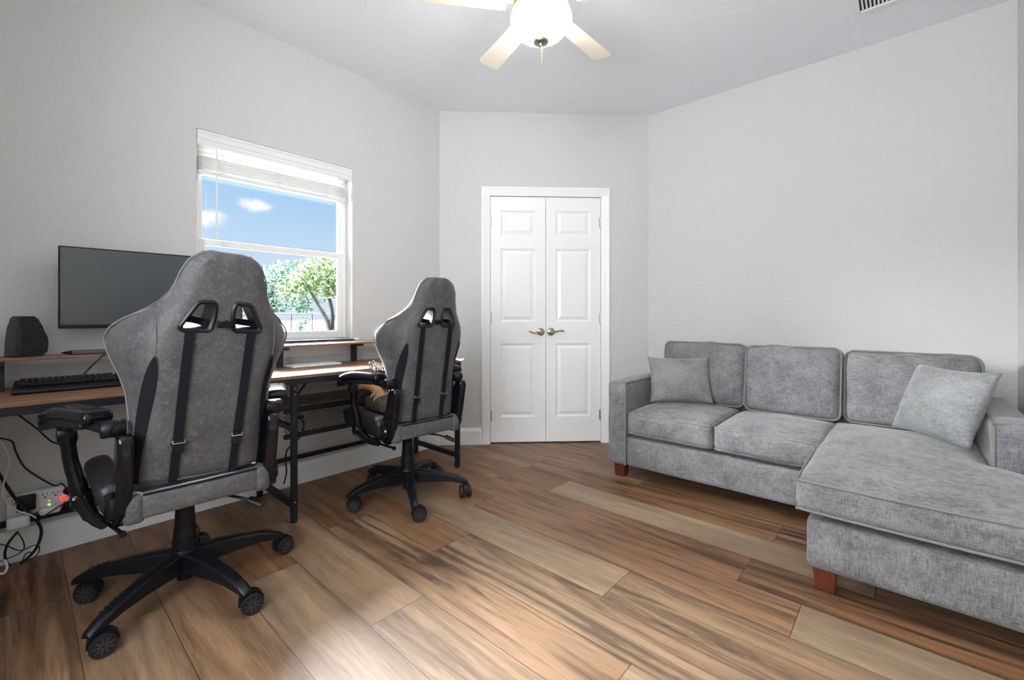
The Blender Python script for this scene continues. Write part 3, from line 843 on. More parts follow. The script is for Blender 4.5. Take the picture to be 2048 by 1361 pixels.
m = MB(); m.soft((XL + .0745, .022, .262), (.019, .028, .030), .004, n=3)
thing_mesh(m, 'power_adapter', MT['plastic'], 'square black wall adapter plugged into the left end of the white power strip', 'adapter')
m = MB(); m.soft((XL + .086, .000, .190), (.016, .034, .026), .010, n=3)
thing_mesh(m, 'charger', MT['white_plastic'], 'rounded white charger hanging below the left end of the power strip', 'charger')
m = MB(); m.soft((XL + .086, .092, .212), (.015, .034, .015), .010, n=3)
thing_mesh(m, 'charger', MT['white_plastic'], 'rounded white charger below the green light of the power strip', 'charger')
m = MB(); m.soft((XL + .082, .190, .216), (.015, .058, .015), .005, n=3)
thing_mesh(m, 'power_brick', MT['plastic'], 'long black power brick resting on the rail right of the red switch', 'adapter')
m = MB(); m.lathe([(0, 0), (.014, 0), (.016, .012), (.014, .028), (.008, .036), (0, .037)], (XL + .054, .147, .274), 14, Matrix.Rotation(R(90), 3, 'Y'))
thing_mesh(m, 'plug', MT['plastic'], 'round black plug in the right-end outlet of the power strip', 'plug')
m = MB(); m.soft((XL + .088, .050, .196), (.012, .013, .010), .003, n=3)
thing_mesh(m, 'plug', MT['plastic'], 'small black plug below the square adapter', 'plug')

def wp(px, py, x):                       # a point on the plane X = x behind this pixel of the frame
    a = (px - 1015.8) / 884.2; b = (634.0 - py) / 884.2
    d = Vector((math.cos(YAW) * a - math.sin(YAW), math.sin(YAW) * a + math.cos(YAW), b)); t = x / d.x
    return Vector((0, 0, 1.0518)) + d * t
X1, X2, X3 = XL + .03, XL + .112, XL + .068
cable('cable', [wp(-30, 800, X3), wp(22, 822, X3), wp(70, 855, X3), wp(102, 883, X3), wp(128, 891, X3)], .0032, MT['cable'], 'black cable sagging from the desktop edge to the near chair armrest')
cable('cable', [wp(-30, 872, X1), wp(0, 877, X1), wp(24, 884, X1), wp(32, 905, X1), wp(50, 936, X1), wp(85, 960, X1), wp(110, 972, X1), wp(122, 968, X1 + .05), wp(132, 976, X1 + .085), wp(134, 984, X1 + .082)], .0032, MT['cable'], 'thin black cable running down across the wall to the round plug')
cable('cable', [wp(-25, 855, X2 + .016), wp(0, 882, X2 + .016), wp(17, 908, X2 + .016), wp(19, 930, X2 + .016), wp(9, 960, X2 + .016), wp(6, 985, X2 + .016), wp(14, 1005, X2 + .016), wp(35, 1022, X2 + .016), wp(60, 1030, X2 + .016), wp(72, 1037, X2 + .016)], .0028, MT['white_cable'], 'white cable curving down past the power strip')
cable('cable', [wp(-30, 905, X2 - .02), wp(0, 952, X2 - .02), wp(18, 980, X2 - .02), wp(40, 1010, X2 - .01), wp(62, 1030, X2), wp(80, 1052, X2), wp(82, 1072, X2), wp(72, 1098, X2), wp(54, 1118, X2), wp(42, 1128, X2 + .02)], .0055, MT['cable'], 'thick black cable looping from the wall down to the floor')
cable('cable', [wp(36, 1064, X2), wp(18, 1085, X2), wp(10, 1105, X2), wp(12, 1122, X2 + .01), wp(20, 1133, X2 + .03)], .0045, MT['cable'], 'black cable falling from the rail to the floor left of the thick loop')
cable('cable', [wp(34, 1064, X2 + .012), wp(46, 1082, X2 + .012), wp(48, 1098, X2 + .012), wp(38, 1108, X2 + .012), wp(16, 1118, X2 + .012), wp(-10, 1128, X2 + .02)], .0022, MT['cable'], 'thin black wire bending left in the cable tangle on the floor')
cable('cable', [wp(-20, 1086, X2 + .02), wp(12, 1092, X2 + .02), wp(40, 1102, X2 + .02), wp(66, 1092, X2 + .02), wp(78, 1094, X2 + .02), wp(76, 1108, X2 + .02), wp(58, 1122, X2 + .03), wp(45, 1126, X2 + .04), wp(52, 1108, X2 + .03), wp(62, 1105, X2 + .03)], .0022, MT['cable'], 'thin black wire coiled in a loop against the baseboard')
cable('cable', [wp(-20, 1120, X2 + .03), wp(2, 1128, X2 + .04), wp(10, 1122, X2 + .05), wp(14, 1136, X2 + .06), wp(6, 1148, X2 + .07), wp(-15, 1146, X2 + .07)], .0045, MT['white_cable'], 'loop of white cable on the floor at the left edge')
cable('cable', [wp(78, 1042, X2), wp(100, 1025, X2), wp(125, 1010, X2), wp(150, 1006, X2 - .005), wp(170, 1001, X2 - .01), wp(190, 1000, X2 - .02)], .0026, MT['cable'], 'black wire lying along the top of the black power brick')
cable('cable', [wp(136, 990, X1 + .085), wp(150, 1000, X1 + .085), wp(165, 998, X1 + .08), wp(195, 1004, X1 + .07), wp(230, 1012, X1 + .06)], .0026, MT['cable'], 'black wire running right from the round plug behind the near chair')
cable('cable', [wp(214, 703, -2.642), wp(204, 713, -2.642), wp(188, 728, -2.645), wp(174, 742, -2.65), wp(166, 750, -2.65)], .0033, MT['cable'], 'black keyboard cable slanting up to the raised shelf')
# cable hanging on the mesh guard
XM = -2.475
cable('cable', [wp(604, 838, XM), wp(608, 852, XM), wp(602, 872, XM), wp(592, 884, XM), wp(575, 900, XM - .01), wp(571, 920, XM - .02), wp(573, 945, XM - .04), wp(568, 968, XM - .07)], .0042, MT['cable'], 'black cable with a plug hanging over the wire mesh behind the middle leg')
m = MB(); c = wp(601, 835, XM + .004); m.soft(c, (.010, .014, .010), .004, n=3)
thing_mesh(m, 'cable_plug', MT['plastic'], 'small black plug hooked on the wire mesh guard', 'plug')

# ------------------------------------------------------------------ gaming chairs
HW = [(0, .192), (.10, .198), (.20, .204), (.28, .214), (.33, .230), (.37, .248), (.41, .264), (.445, .273), (.475, .271), (.505, .254), (.535, .226), (.56, .196), (.585, .168), (.615, .147), (.65, .135), (.70, .124), (.74, .107), (.762, .088), (.775, .066), (.782, .045)]
WING = [(0, .03), (.15, .05), (.26, .10), (.37, .15), (.45, .165), (.52, .13), (.57, .07), (.62, .038), (.70, .03), (.782, .025)]
def rear_w(s, v):
    k = max(0, (abs(s) - .58) / .42); return lerp_tab(WING, v) * (k ** 1.7) + .012 * max(0, (v - .70) / .09) ** 2
def back_pt(s, v, off=0.0):
    return Vector((s * lerp_tab(HW, v), off + rear_w(s, v), v))     # x, forward, up  (backrest frame)
def bake(o, keepname):
    dg = bpy.context.evaluated_depsgraph_get(); dg.update()
    me = bpy.data.meshes.new_from_object(o.evaluated_get(dg)); o.modifiers.clear(); old = o.data; o.data = me; me.name = keepname
    return o
def make_backrest():
    ss = [-1, -.97, -.9, -.8, -.7, -.6, -.45, -.3, -.15, 0, .15, .3, .45, .6, .7, .8, .9, .97, 1]
    vs = sorted(set([0, .03] + [.06 * k for k in range(1, 13)] + [.735, .755, .768, .776, .782]))
    m = MB(); bm = m.bm
    def thick(s, v):
        e = 1 - abs(s) ** 6
        et = min(1, (.782 - v) / .05 + .25); eb = min(1, v / .04 + .5)
        bol = .035 * math.exp(-((abs(s) - .78) / .16) ** 2)
        hd = 1 - .35 * min(1, max(0, (v - .52) / .08))
        return max(.012, hd * (.070 + bol) * (.35 + .65 * e) * et ** .6 * eb)
    Rr = [[bm.verts.new(back_pt(s, v)) for s in ss] for v in vs]
    Fr = [[bm.verts.new(back_pt(s, v, thick(s, v))) for s in ss] for v in vs]
    for j in range(len(vs) - 1):
        for i in range(len(ss) - 1):
            bm.faces.new((Rr[j][i], Rr[j][i + 1], Rr[j + 1][i + 1], Rr[j + 1][i])); bm.faces.new((Fr[j][i], Fr[j + 1][i], Fr[j + 1][i + 1], Fr[j][i + 1]))
        bm.faces.new((Rr[j][0], Rr[j + 1][0], Fr[j + 1][0], Fr[j][0])); bm.faces.new((Rr[j][-1], Fr[j][-1], Fr[j + 1][-1], Rr[j + 1][-1]))
    for i in range(len(ss) - 1):
        bm.faces.new((Rr[0][i], Fr[0][i], Fr[0][i + 1], Rr[0][i + 1])); bm.faces.new((Rr[-1][i], Rr[-1][i + 1], Fr[-1][i + 1], Fr[-1][i]))
    o = m.build('backrest', MT['leather'], angle=180, subsurf=1)
    bake(o, 'backrest')
    cut = MB()
    for sg in (-1, 1):
        cut.prism([(sg * a, b) for a, b in HOLE_IN], lambda a, b, t: Vector((a, t, b)), -.08, .25)
    c = cut.build('cutter', MT['leather'], smooth=False)
    md = o.modifiers.new('cut', 'BOOLEAN'); md.object = c; md.operation = 'DIFFERENCE'; md.solver = 'EXACT'
    bake(o, 'backrest'); bpy.data.objects.remove(c)
    o.data.shade_smooth(); o.data.set_sharp_from_angle(angle=R(50))
    return o
HOLE_OUT = [(.020, .602), (.025, .618), (.036, .625), (.070, .623), (.083, .614), (.120, .542), (.122, .527), (.111, .516), (.040, .516), (.028, .526), (.020, .566)]
def inset_poly(poly, d):
    cx = sum(p[0] for p in poly) / len(poly); cz = sum(p[1] for p in poly) / len(poly)
    n = len(poly); out = []
    area = sum(poly[i][0] * poly[(i + 1) % n][1] - poly[(i + 1) % n][0] * poly[i][1] for i in range(n)); sg = 1 if area > 0 else -1
    for i in range(n):
        p0, p1, p2 = Vector(poly[i - 1]), Vector(poly[i]), Vector(poly[(i + 1) % n])
        n1 = Vector((-(p1 - p0).y, (p1 - p0).x)).normalized() * sg; n2 = Vector((-(p2 - p1).y, (p2 - p1).x)).normalized() * sg
        b = (n1 + n2); b = b / max(.3, b.dot(b) / 2)
        out.append(tuple(p1 + b * d))
    return out
HOLE_IN = inset_poly(HOLE_OUT, .006)

def conform_strip(edge_l, edge_r, mat, name, parent, off=-.0035, th=.005):
    """a thin strip lying on the back of the backrest, between two lists of (x, v)"""
    m = MB(); bm = m.bm; rows = []
    for (xl, v), (xr, v2) in zip(edge_l, edge_r):
        row = []
        for t in (0, .5, 1):
            x = xl + (xr - xl) * t; vv = v + (v2 - v) * t; s = max(-1, min(1, x / lerp_tab(HW, max(0, vv))))
            w = rear_w(s, max(0, vv)); row.append((bm.verts.new((x, w + off, vv)), bm.verts.new((x, w + off + th, vv))))
        rows.append(row)
    for A, B in zip(rows, rows[1:]):
        for k in range(2):
            bm.faces.new((A[k][0], A[k + 1][0], B[k + 1][0], B[k][0])); bm.faces.new((A[k][1], B[k][1], B[k + 1][1], A[k + 1][1]))
        bm.faces.new((A[0][0], B[0][0], B[0][1], A[0][1])); bm.faces.new((A[2][0], A[2][1], B[2][1], B[2][0]))
    for Rw in (rows[0], rows[-1]): bm.faces.new([p[0] for p in Rw] + [p[1] for p in Rw[::-1]])
    return m.build(name, mat, parent, angle=50)

def build_chair(name, loc, yaw, tilt, off, base_ang, cast, label, zb=.492, arm_splay=20, bx=0.0, ls=1.1, roll=0.0, arm_out=0.0):
    """yaw: how far the chair is turned from facing the wall; local x = right seen from behind, y = forward"""
    th = R(90) - yaw
    root = empty(name, (*loc, 0), th); tag(root, label, 'gaming chair', 'gaming chairs at the desk')
    # --- backrest and what is sewn on it
    bk = make_backrest(); bk.parent = root; bk.location = (0, -off, zb); bk.rotation_euler = (tilt, roll, 0)
    for sg in (-1, 1):
        m = MB(); bm = m.bm; A, B = HOLE_OUT, inset_poly(HOLE_OUT, .0135); M_ = inset_poly(HOLE_OUT, .006)
        rings = []
        for poly, y in ((A, .002), (A, -.004), (M_, -.009), (B, -.004), (B, .10)):
            rings.append([bm.verts.new((sg * a, y, b)) for a, b in poly])
        for P_, Q in zip(rings, rings[1:]):
            for k in range(len(A)): bm.faces.new((P_[k], P_[(k + 1) % len(A)], Q[(k + 1) % len(A)], Q[k]))
        m.build('headrest_bezel', MT['plastic'], bk, angle=50)
        vv = [.435, .42, .39, .35, .30, .25, .20, .15, .10, .05, .004]
        L_ = [.168, .165, .161, .158, .158, .161, .165, .169, .172, .173, .173]; Rg = [.170, .176, .182, .185, .187, .189, .191, .192, .191, .189, .186]
        conform_strip([(sg * a, v) for a, v in zip(L_, vv)], [(sg * a, v) for a, v in zip(Rg, vv)], MT['strap'], 'side_gusset', bk)
        # seam above the gusset
        m = MB(); m.tube([Vector((sg * .171, rear_w(.171 / lerp_tab(HW, v), v) - .0006, v)) for v in (.435, .46, .49, .52, .545)], .0011, 5, smooth=2); m.build('seam', MT['stitch'], bk)
        # piping down the edge of the shell, lighter to paint the edge highlight
        pts = []
        for k in range(40):
            v = .02 + .756 * k / 39; p = back_pt(sg * .995, v); pts.append(p + Vector((sg * .001, .004, 0)))
        m = MB(); m.tube(pts, .0028, 6, smooth=2); m.build('highlight_piping', MT['chair_highlight'], bk)
    for sg in (-1, 1):
        m = MB(); st = empty('x') if False else None
        vs = [.522, .515, .45, .38, .30, .22, .15]
        xs = [.088, .088, .088, .088, .088, .087, .087]
        s1 = conform_strip([(sg * x - .0135, v) for x, v in zip(xs, vs)], [(sg * x + .0135, v) for x, v in zip(xs, vs)], MT['strap'], 'strap', root, -.007, .003)
        s1.location = bk.location; s1.rotation_euler = bk.rotation_euler
        m = MB(); m.box((sg * .087, -.009, .140), (.036, .010, .012)); m.box((sg * .085, -.010, .122), (.030, .012, .026)); m.box((sg * .085, -.011, .150), (.034, .006, .004))
        m.build('buckle', MT['plastic'], s1, bevel=.002)
        m = MB(); m.tube([(sg * .085 - .016, -.012, .153), (sg * .085 - .016, -.016, .144), (sg * .085 + .016, -.016, .144), (sg * .085 + .016, -.012, .153)], .002, 6); m.build('buckle_bar', MT['pewter'], s1)
        s2 = conform_strip([(sg * .087 - .0125, v) for v in (.116, .06, -.001)], [(sg * .087 + .0125, v) for v in (.116, .06, -.001)], MT['strap'], 'strap_tail', s1, -.006, .003)
    # neck pillow strap through the two holes
    m = MB(); n = 24
    rows = []
    for k in range(n + 1):
        x = -.112 + .224 * k / n; y = .040 - .050 * math.exp(-(x / .032) ** 2); z = .546 + .004 * math.sin(x * 50)
        rows.append([m.bm.verts.new((x, y, z - .0115)), m.bm.verts.new((x, y, z + .0115)), m.bm.verts.new((x, y + .003, z + .0115)), m.bm.verts.new((x, y + .003, z - .0115))])
    for A, B in zip(rows, rows[1:]):
        for k in range(4): m.bm.faces.new((A[k], A[(k + 1) % 4], B[(k + 1) % 4], B[k]))
    cs = m.build('neck_strap', MT['strap'], root); cs.location = bk.location; cs.rotation_euler = bk.rotation_euler
    m = MB(); m.box((-.006, -.013, .547), (.020, .010, .020)); m.prism([(.004, .538), (.016, .534), (.026, .540), (.026, .554), (.016, .560), (.004, .556)], lambda a, b, t: Vector((a, t, b)), -.016, -.008)
    m.build('clip', MT['gloss'], cs, bevel=.002)
    # neck pillow on the front of the head part
    # --- seat
    yb = -off
    seat = MB(); seat.soft((0, yb + .247, .452), (.200, .245, .042), .030, (0, 0, .004, .01, 0, .014), 8)
    s_ = seat.build('seat', MT['dark_leather'], root, angle=180)
    for sg in (-1, 1):
        m = MB(); M = Matrix.Rotation(R(sg * 14), 3, 'Y')
        m.soft((sg * .222, yb + .265, .468), (.042, .215, .055), .032, (0, 0, 0, 0, 0, .01), 6, M); m.build('side_bolster', MT['dark_leather'], s_, angle=180)
    # rear skirt of the seat
    m = MB(); m.soft((0, yb + .012, .447), (.172, .030, .040), .012, (0, 0, .008, 0, 0, 0), 8); m.build('rear_skirt', MT['leather'], s_, angle=180)
    for sg in (-1, 1):
        m = MB(); m.soft((sg * .186, yb + .016, .443), (.026, .034, .048), .016, (0, .004, .006, 0, 0, 0), 5); m.build('skirt_end', MT['leather'], s_, angle=180)
    m = MB(); m.tube([(-.165, yb - .017, .486), (0, yb - .024, .488), (.165, yb - .017, .486)], .0035, 6, smooth=6); m.build('zip', MT['strap'], s_)
    # --- hinge covers
    for sg in (-1, 1):
        prof = [(yb - .012, .43), (yb - .022, .47), (yb - .040, .545), (yb - .060, .66), (yb - .052, .688), (yb - .012, .690), (yb + .012, .66), (yb + .040, .56), (yb + .09, .50), (yb + .115, .45), (yb + .09, .40), (yb + .03, .385)]
        m = MB(); m.prism(prof, lambda a, b, t: Vector((t, a, b)), sg * .190, sg * .232)
        h = m.build('hinge_cover', MT['gloss'], root, bevel=.011, seg=3)
        m = MB(); m.lathe([(0, 0), (.045, 0), (.045, .012), (.038, .020), (0, .021)], (sg * .230, yb + .045, .452), 24, Matrix.Rotation(R(90 * sg), 3, 'Y')); m.build('hinge_cap', MT['gloss'], h, angle=30)
    # recline lever on the right, rod on the left
    m = MB(); m.tube([(-.262, yb + .20, .395), (-.225, yb + .03, .384), (-.215, yb - .022, .382)], .006, 8); m.lathe([(0, -.006), (.010, -.006), (.010, .006), (0, .006)], (-.215, yb - .025, .382), 12, Matrix.Rotation(R(90), 3, 'X')); m.build('recline_rod', MT['gloss'], root)
    # --- armrests
    for sg in (-1, 1):
        sp = R(arm_splay) * sg
        Mz = Matrix.Translation((sg * (.288 + arm_out), yb + .185, .708)) @ Matrix.Rotation(-sp, 4, 'Z')
        def droop(o):
            q = o.copy(); f = max(0, (o.y - .02) / .14); q.z -= .034 * f * f; 
            if o.z < 0: q.z -= .014 * f
            return q
        m = MB(); m.soft((0, 0, .028), (.042, .140, .020), .018, (0, 0, 0, 0, 0, .008), 8, None, shape=droop); m.xform(Mz)
        a = m.build('armrest', MT['gloss'], root, angle=180)
        m = MB(); m.soft((0, .02, .004), (.036, .125, .012), .010, (0, 0, 0, 0, 0, 0), 6, None, shape=droop)
        m.xform(Mz); m.build('armrest_shell', MT['plastic'], a, angle=180)
        # rear joint to the backrest side
        p0 = Mz @ Vector((0, -.10, .004)); p1 = Mz @ Vector((-sg * .012, -.185, -.004)); p2 = Vector((sg * .225, yb - .005, .700))
        m = MB(); m.tube([p0, (p0 + p1) / 2, p1, (p1 + p2) / 2, p2], [.019, .021, .025, .027, .024, .02], 12, smooth=4); m.build('rear_joint', MT['plastic'], a, angle=50)
        m = MB(); m.lathe([(0, -.03), (.024, -.03), (.027, -.026), (.027, .026), (.024, .03), (0, .03)], p1, 18, Matrix.Rotation(R(90), 3, 'Y')); m.build('joint_cap', MT['plastic'], a, angle=40)
        # front post, tapered
        q0 = Mz @ Vector((0, .060, -.010)); q1 = Vector((sg * (.275 + arm_out * .7), yb + .245, .44))
        m = MB(); mid = q0 * .5 + q1 * .5 + Vector((sg * .004, .012, 0))
        m.tube([q0, q0 * .85 + q1 * .15, mid, q1 * .85 + q0 * .15, q1], [.022, .026, .020, .021, .024, .028], 12, smooth=5)
        m.tube([q1 + Vector((0, 0, .0)), Vector((sg * .272, yb + .16, .405)), Vector((sg * .25, yb + .07, .395))], [.028, .022, .018, .016], 12, smooth=5)
        m.lathe([(0, -.026), (.026, -.026), (.029, -.022), (.029, .022), (.026, .026), (0, .026)], q1, 18, Matrix.Rotation(R(90), 3, 'Y'))
        m.build('arm_post', MT['gloss'] if sg < 0 else MT['plastic'], a, angle=40)
        m = MB(); m.lathe([(0, -.018), (.024, -.018), (.026, -.014), (.026, .014), (.024, .018), (0, .018)], q0 + Vector((0, 0, -.03)), 18, Matrix.Rotation(R(90), 3, 'Y')); m.build('post_cap', MT['plastic'], a, angle=40)
    # --- mechanism, lever, gas lift
    m = MB(); m.box((0, .0, .392), (.17, .24, .022)); m.box((0, .03, .372), (.09, .14, .03)); m.lathe([(0, 0), (.034, 0), (.034, .03), (0, .03)], (-.045, -.04, .362), 18)
    m.xform(Matrix.Translation((bx, 0, 0))); m.build('tilt_mechanism', MT['plastic'], root, bevel=.004)
    m = MB(); m.tube([(.05, -.05, .372), (.115, yb + .09, .369), (.158, yb + .045, .356)], .005, 8, smooth=4); lv = m.build('lever', MT['plastic'], root)
    m = MB(); d = Vector((.05, -.05, -.030)).normalized(); M = d.to_track_quat('Z', 'Y').to_matrix()
    m.soft(Vector((.176, yb + .025, .346)), (.017, .009, .032), .008, (0,) * 6, 4, M); m.build('lever_paddle', MT['rubber'], lv, angle=180)
    m = MB(); m.lathe([(0, .330), (.014, .330), (.014, .372), (0, .372)], seg=20); m.lathe([(0, .150), (.041, .150), (.040, .205), (.038, .207), (.035, .25), (.0335, .252), (.030, .328), (.026, .334), (0, .334)], seg=28); m.xform(Matrix.Translation((bx, 0, 0))); m.build('gas_lift', MT['plastic'], root, angle=30)
    # --- star base
    m = MB(); m.lathe([(0, .048), (.026, .048), (.027, .075), (.040, .080), (.050, .095), (.052, .150), (.046, .168), (0, .168)], seg=30); m.xform(Matrix.Translation((bx, 0, 0))); m.build('base_hub', MT['plastic'], root, angle=30)
    for k in range(5):
        a = base_ang + R(72) * k - th; ca, sa = math.cos(a), math.sin(a)
        def pl(r_, t, z):
            r_ = .035 + (r_ - .035) * ls
            return Vector((bx + ca * r_ - sa * t, sa * r_ + ca * t, z))
        m = MB(); bm = m.bm; rings = []
        for r_, hw_, zt, zbm in ((.035, .030, .160, .088), (.10, .028, .156, .092), (.17, .025, .146, .094), (.24, .022, .130, .090), (.295, .0195, .108, .078), (.318, .018, .094, .070), (.326, .014, .086, .072)):
            e = .006
            rings.append([bm.verts.new(pl(r_, t, z)) for t, z in ((-hw_, zbm), (-hw_, zt - e * 1.6), (-hw_ + e, zt - e * .4), (-hw_ * .3, zt), (hw_ * .3, zt), (hw_ - e, zt - e * .4), (hw_, zt - e * 1.6), (hw_, zbm))])
        for A, B in zip(rings, rings[1:]):
            for q in range(8): bm.faces.new((A[q], A[(q + 1) % 8], B[(q + 1) % 8], B[q]))
        bm.faces.new(rings[0][::-1]); bm.faces.new(rings[-1])
        l = m.build('base_leg', MT['plastic'], root, angle=35)
        m = MB()
        for q in range(4): m.bar(pl(.235 + .014 * q, -.014, .1325 - .0045 * q), pl(.235 + .014 * q, .014, .1325 - .0045 * q), .004, .003)
        m.build('foot_grip', MT['rubber'], l)
        # caster, swivelled
        cz = R(cast[k]); c = pl(.305, 0, 0); sw = Matrix.Rotation(cz - th, 4, 'Z'); Mc = Matrix.Translation(c) @ sw
        m = MB(); m.tube([(0, 0, .055), (0, 0, .095)], .008, 10)
        arc = [(math.cos(R(d_)) * .040 - .022, math.sin(R(d_)) * .040 + .0375) for d_ in range(-10, 191, 15)]; arc2 = [(math.cos(R(d_)) * .032 - .022, math.sin(R(d_)) * .032 + .0375) for d_ in range(190, -11, -15)]
        m.prism(arc + arc2, lambda p, q, t: Vector((p, t, q)), -.012, .012)
        m.box((-.012, 0, .052), (.03, .020, .03)); m.xform(Mc); cc = m.build('caster', MT['plastic'], root, angle=35)
        for s2 in (-1, 1):
            m = MB(); M = Matrix.Rotation(R(90), 3, 'X')
            m.lathe([(0, -.007), (.020, -.007), (.0335, -.009), (.0360, -.005), (.0360, .005), (.0335, .009), (.020, .007), (0, .007)], (-.022, s2 * .022, .036), 26, M)
            m.xform(Mc); m.build('wheel', MT['rubber'], cc, angle=35); m = MB()
            for q in range(9):
                aa = R(40 * q); m.bar((-.022 + math.cos(aa) * .005, s2 * .0295, .036 + math.sin(aa) * .005), (-.022 + math.cos(aa) * .027, s2 * .0295, .036 + math.sin(aa) * .027), .0022, .0022, up=(0, 1, 0))
            m.xform(Mc); m.build('hub_spokes', MT['spoke'], cc)
    return root

CHA = build_chair('gaming_chair', (-2.066, .430), R(0), R(13.7), .250, R(18), [262, 278, 200, 245, 268],
    'dark grey gaming chair nearest the camera, its back covering part of the monitor', bx=0, ls=1.13, roll=R(2.6), arm_out=.02, zb=.498)
CHB = build_chair('gaming_chair', (-2.175, 1.511), R(3.5), R(9.5), .225, R(43), [150, 200, 200, 232, 238],
    'dark grey gaming chair standing nearer the closet doors, its head against the back wall', bx=.018, ls=1.1, roll=R(.5), zb=.486)

# brown plush with a tan tail on the far chair
def far_chair(x, y, z): return CHB.matrix_basis @ Vector((x, y, z))
CHB.rotation_euler = CHB.rotation_euler
bpy.context.view_layer.update()
root = empty('plush_toy', far_chair(-.06, .05, .522), CHB.rotation_euler.z); tag(root, 'brown furry plush with a tan pointed tip on the seat of the farther chair', 'plush toy')
m = MB(); m.soft((0, .03, .031), (.13, .16, .031), .028, (0, 0, 0, 0, 0, .015), 8, None, .012, 22); m.build('body', MT['fur'], root, angle=180)
m = MB(); m.tube([(-.05, .03, .06), (-.075, .05, .115), (-.115, .10, .128), (-.155, .15, .105), (-.180, .175, .085)], [.030, .028, .024, .018, .010, .003], 12, smooth=4); m.build('tail', MT['tan'], root)
rng = random.Random(5); m = MB()
for k in range(90):
    a = Vector((-.06 + rng.gauss(0, .014), .035 + rng.gauss(0, .014), .105 + rng.gauss(0, .010))); d = Vector((rng.gauss(0, .02), rng.gauss(-.01, .02), -.035 - rng.random() * .03))
    m.tube([a, a + d * .5 + Vector((rng.gauss(0, .004), 0, 0)), a + d], .0018, 4)
tuft = m.build('tuft', MT['tuft'], root)
# shiny clips on the left armrest joint
root = empty('key_clips', far_chair(-.262, -.155, .769), CHB.rotation_euler.z); tag(root, 'bunch of shiny metal rings and clips on the rear of the farther chair armrest', 'key clips')
for k, (x, y, rz, s) in enumerate(((0, .05, .3, 1.0), (.012, .02, 1.2, .8), (-.012, .0, 2.2, .9), (.015, -.02, .7, .8))):
    m = MB(); M = Matrix.Translation((x, y, .024 * s)) @ Matrix.Rotation(rz, 4, 'Z') @ Matrix.Rotation(R(65), 4, 'X')
    m.tube([M @ Vector((math.cos(R(a)) * .013 * s, math.sin(R(a)) * .022 * s, 0)) for a in range(0, 360, 24)], .0026, 6, close=True); m.build('ring', MT['silver'], root)
    m = MB(); m.tube([(x, y, .044 * s), (x + .006, y - .008, .052 * s), (x + .014, y - .016, .030 * s), (x + .008, y - .02, .006)], .0026, 6, smooth=4); m.build('clip', MT['silver'], root)
# white paper on the right armrest
m = MB(); c = far_chair(.285, -.03, .778)
def sheet(u, v):
    return c + Vector((u * .05 + v * .02, v * .085, .004 * math.sin(u * 3 + v * 5) + .007 * math.sin(v * 7) + .004))
m.grid(sheet, [-1 + .2 * k for k in range(11)], [-1 + .2 * k for k in range(11)])
o = thing_mesh(m, 'paper', MT['paper'], 'crumpled white paper lying on the right armrest of the farther chair', 'paper', angle=180)
md = o.modifiers.new('th', 'SOLIDIFY'); md.thickness = .0015

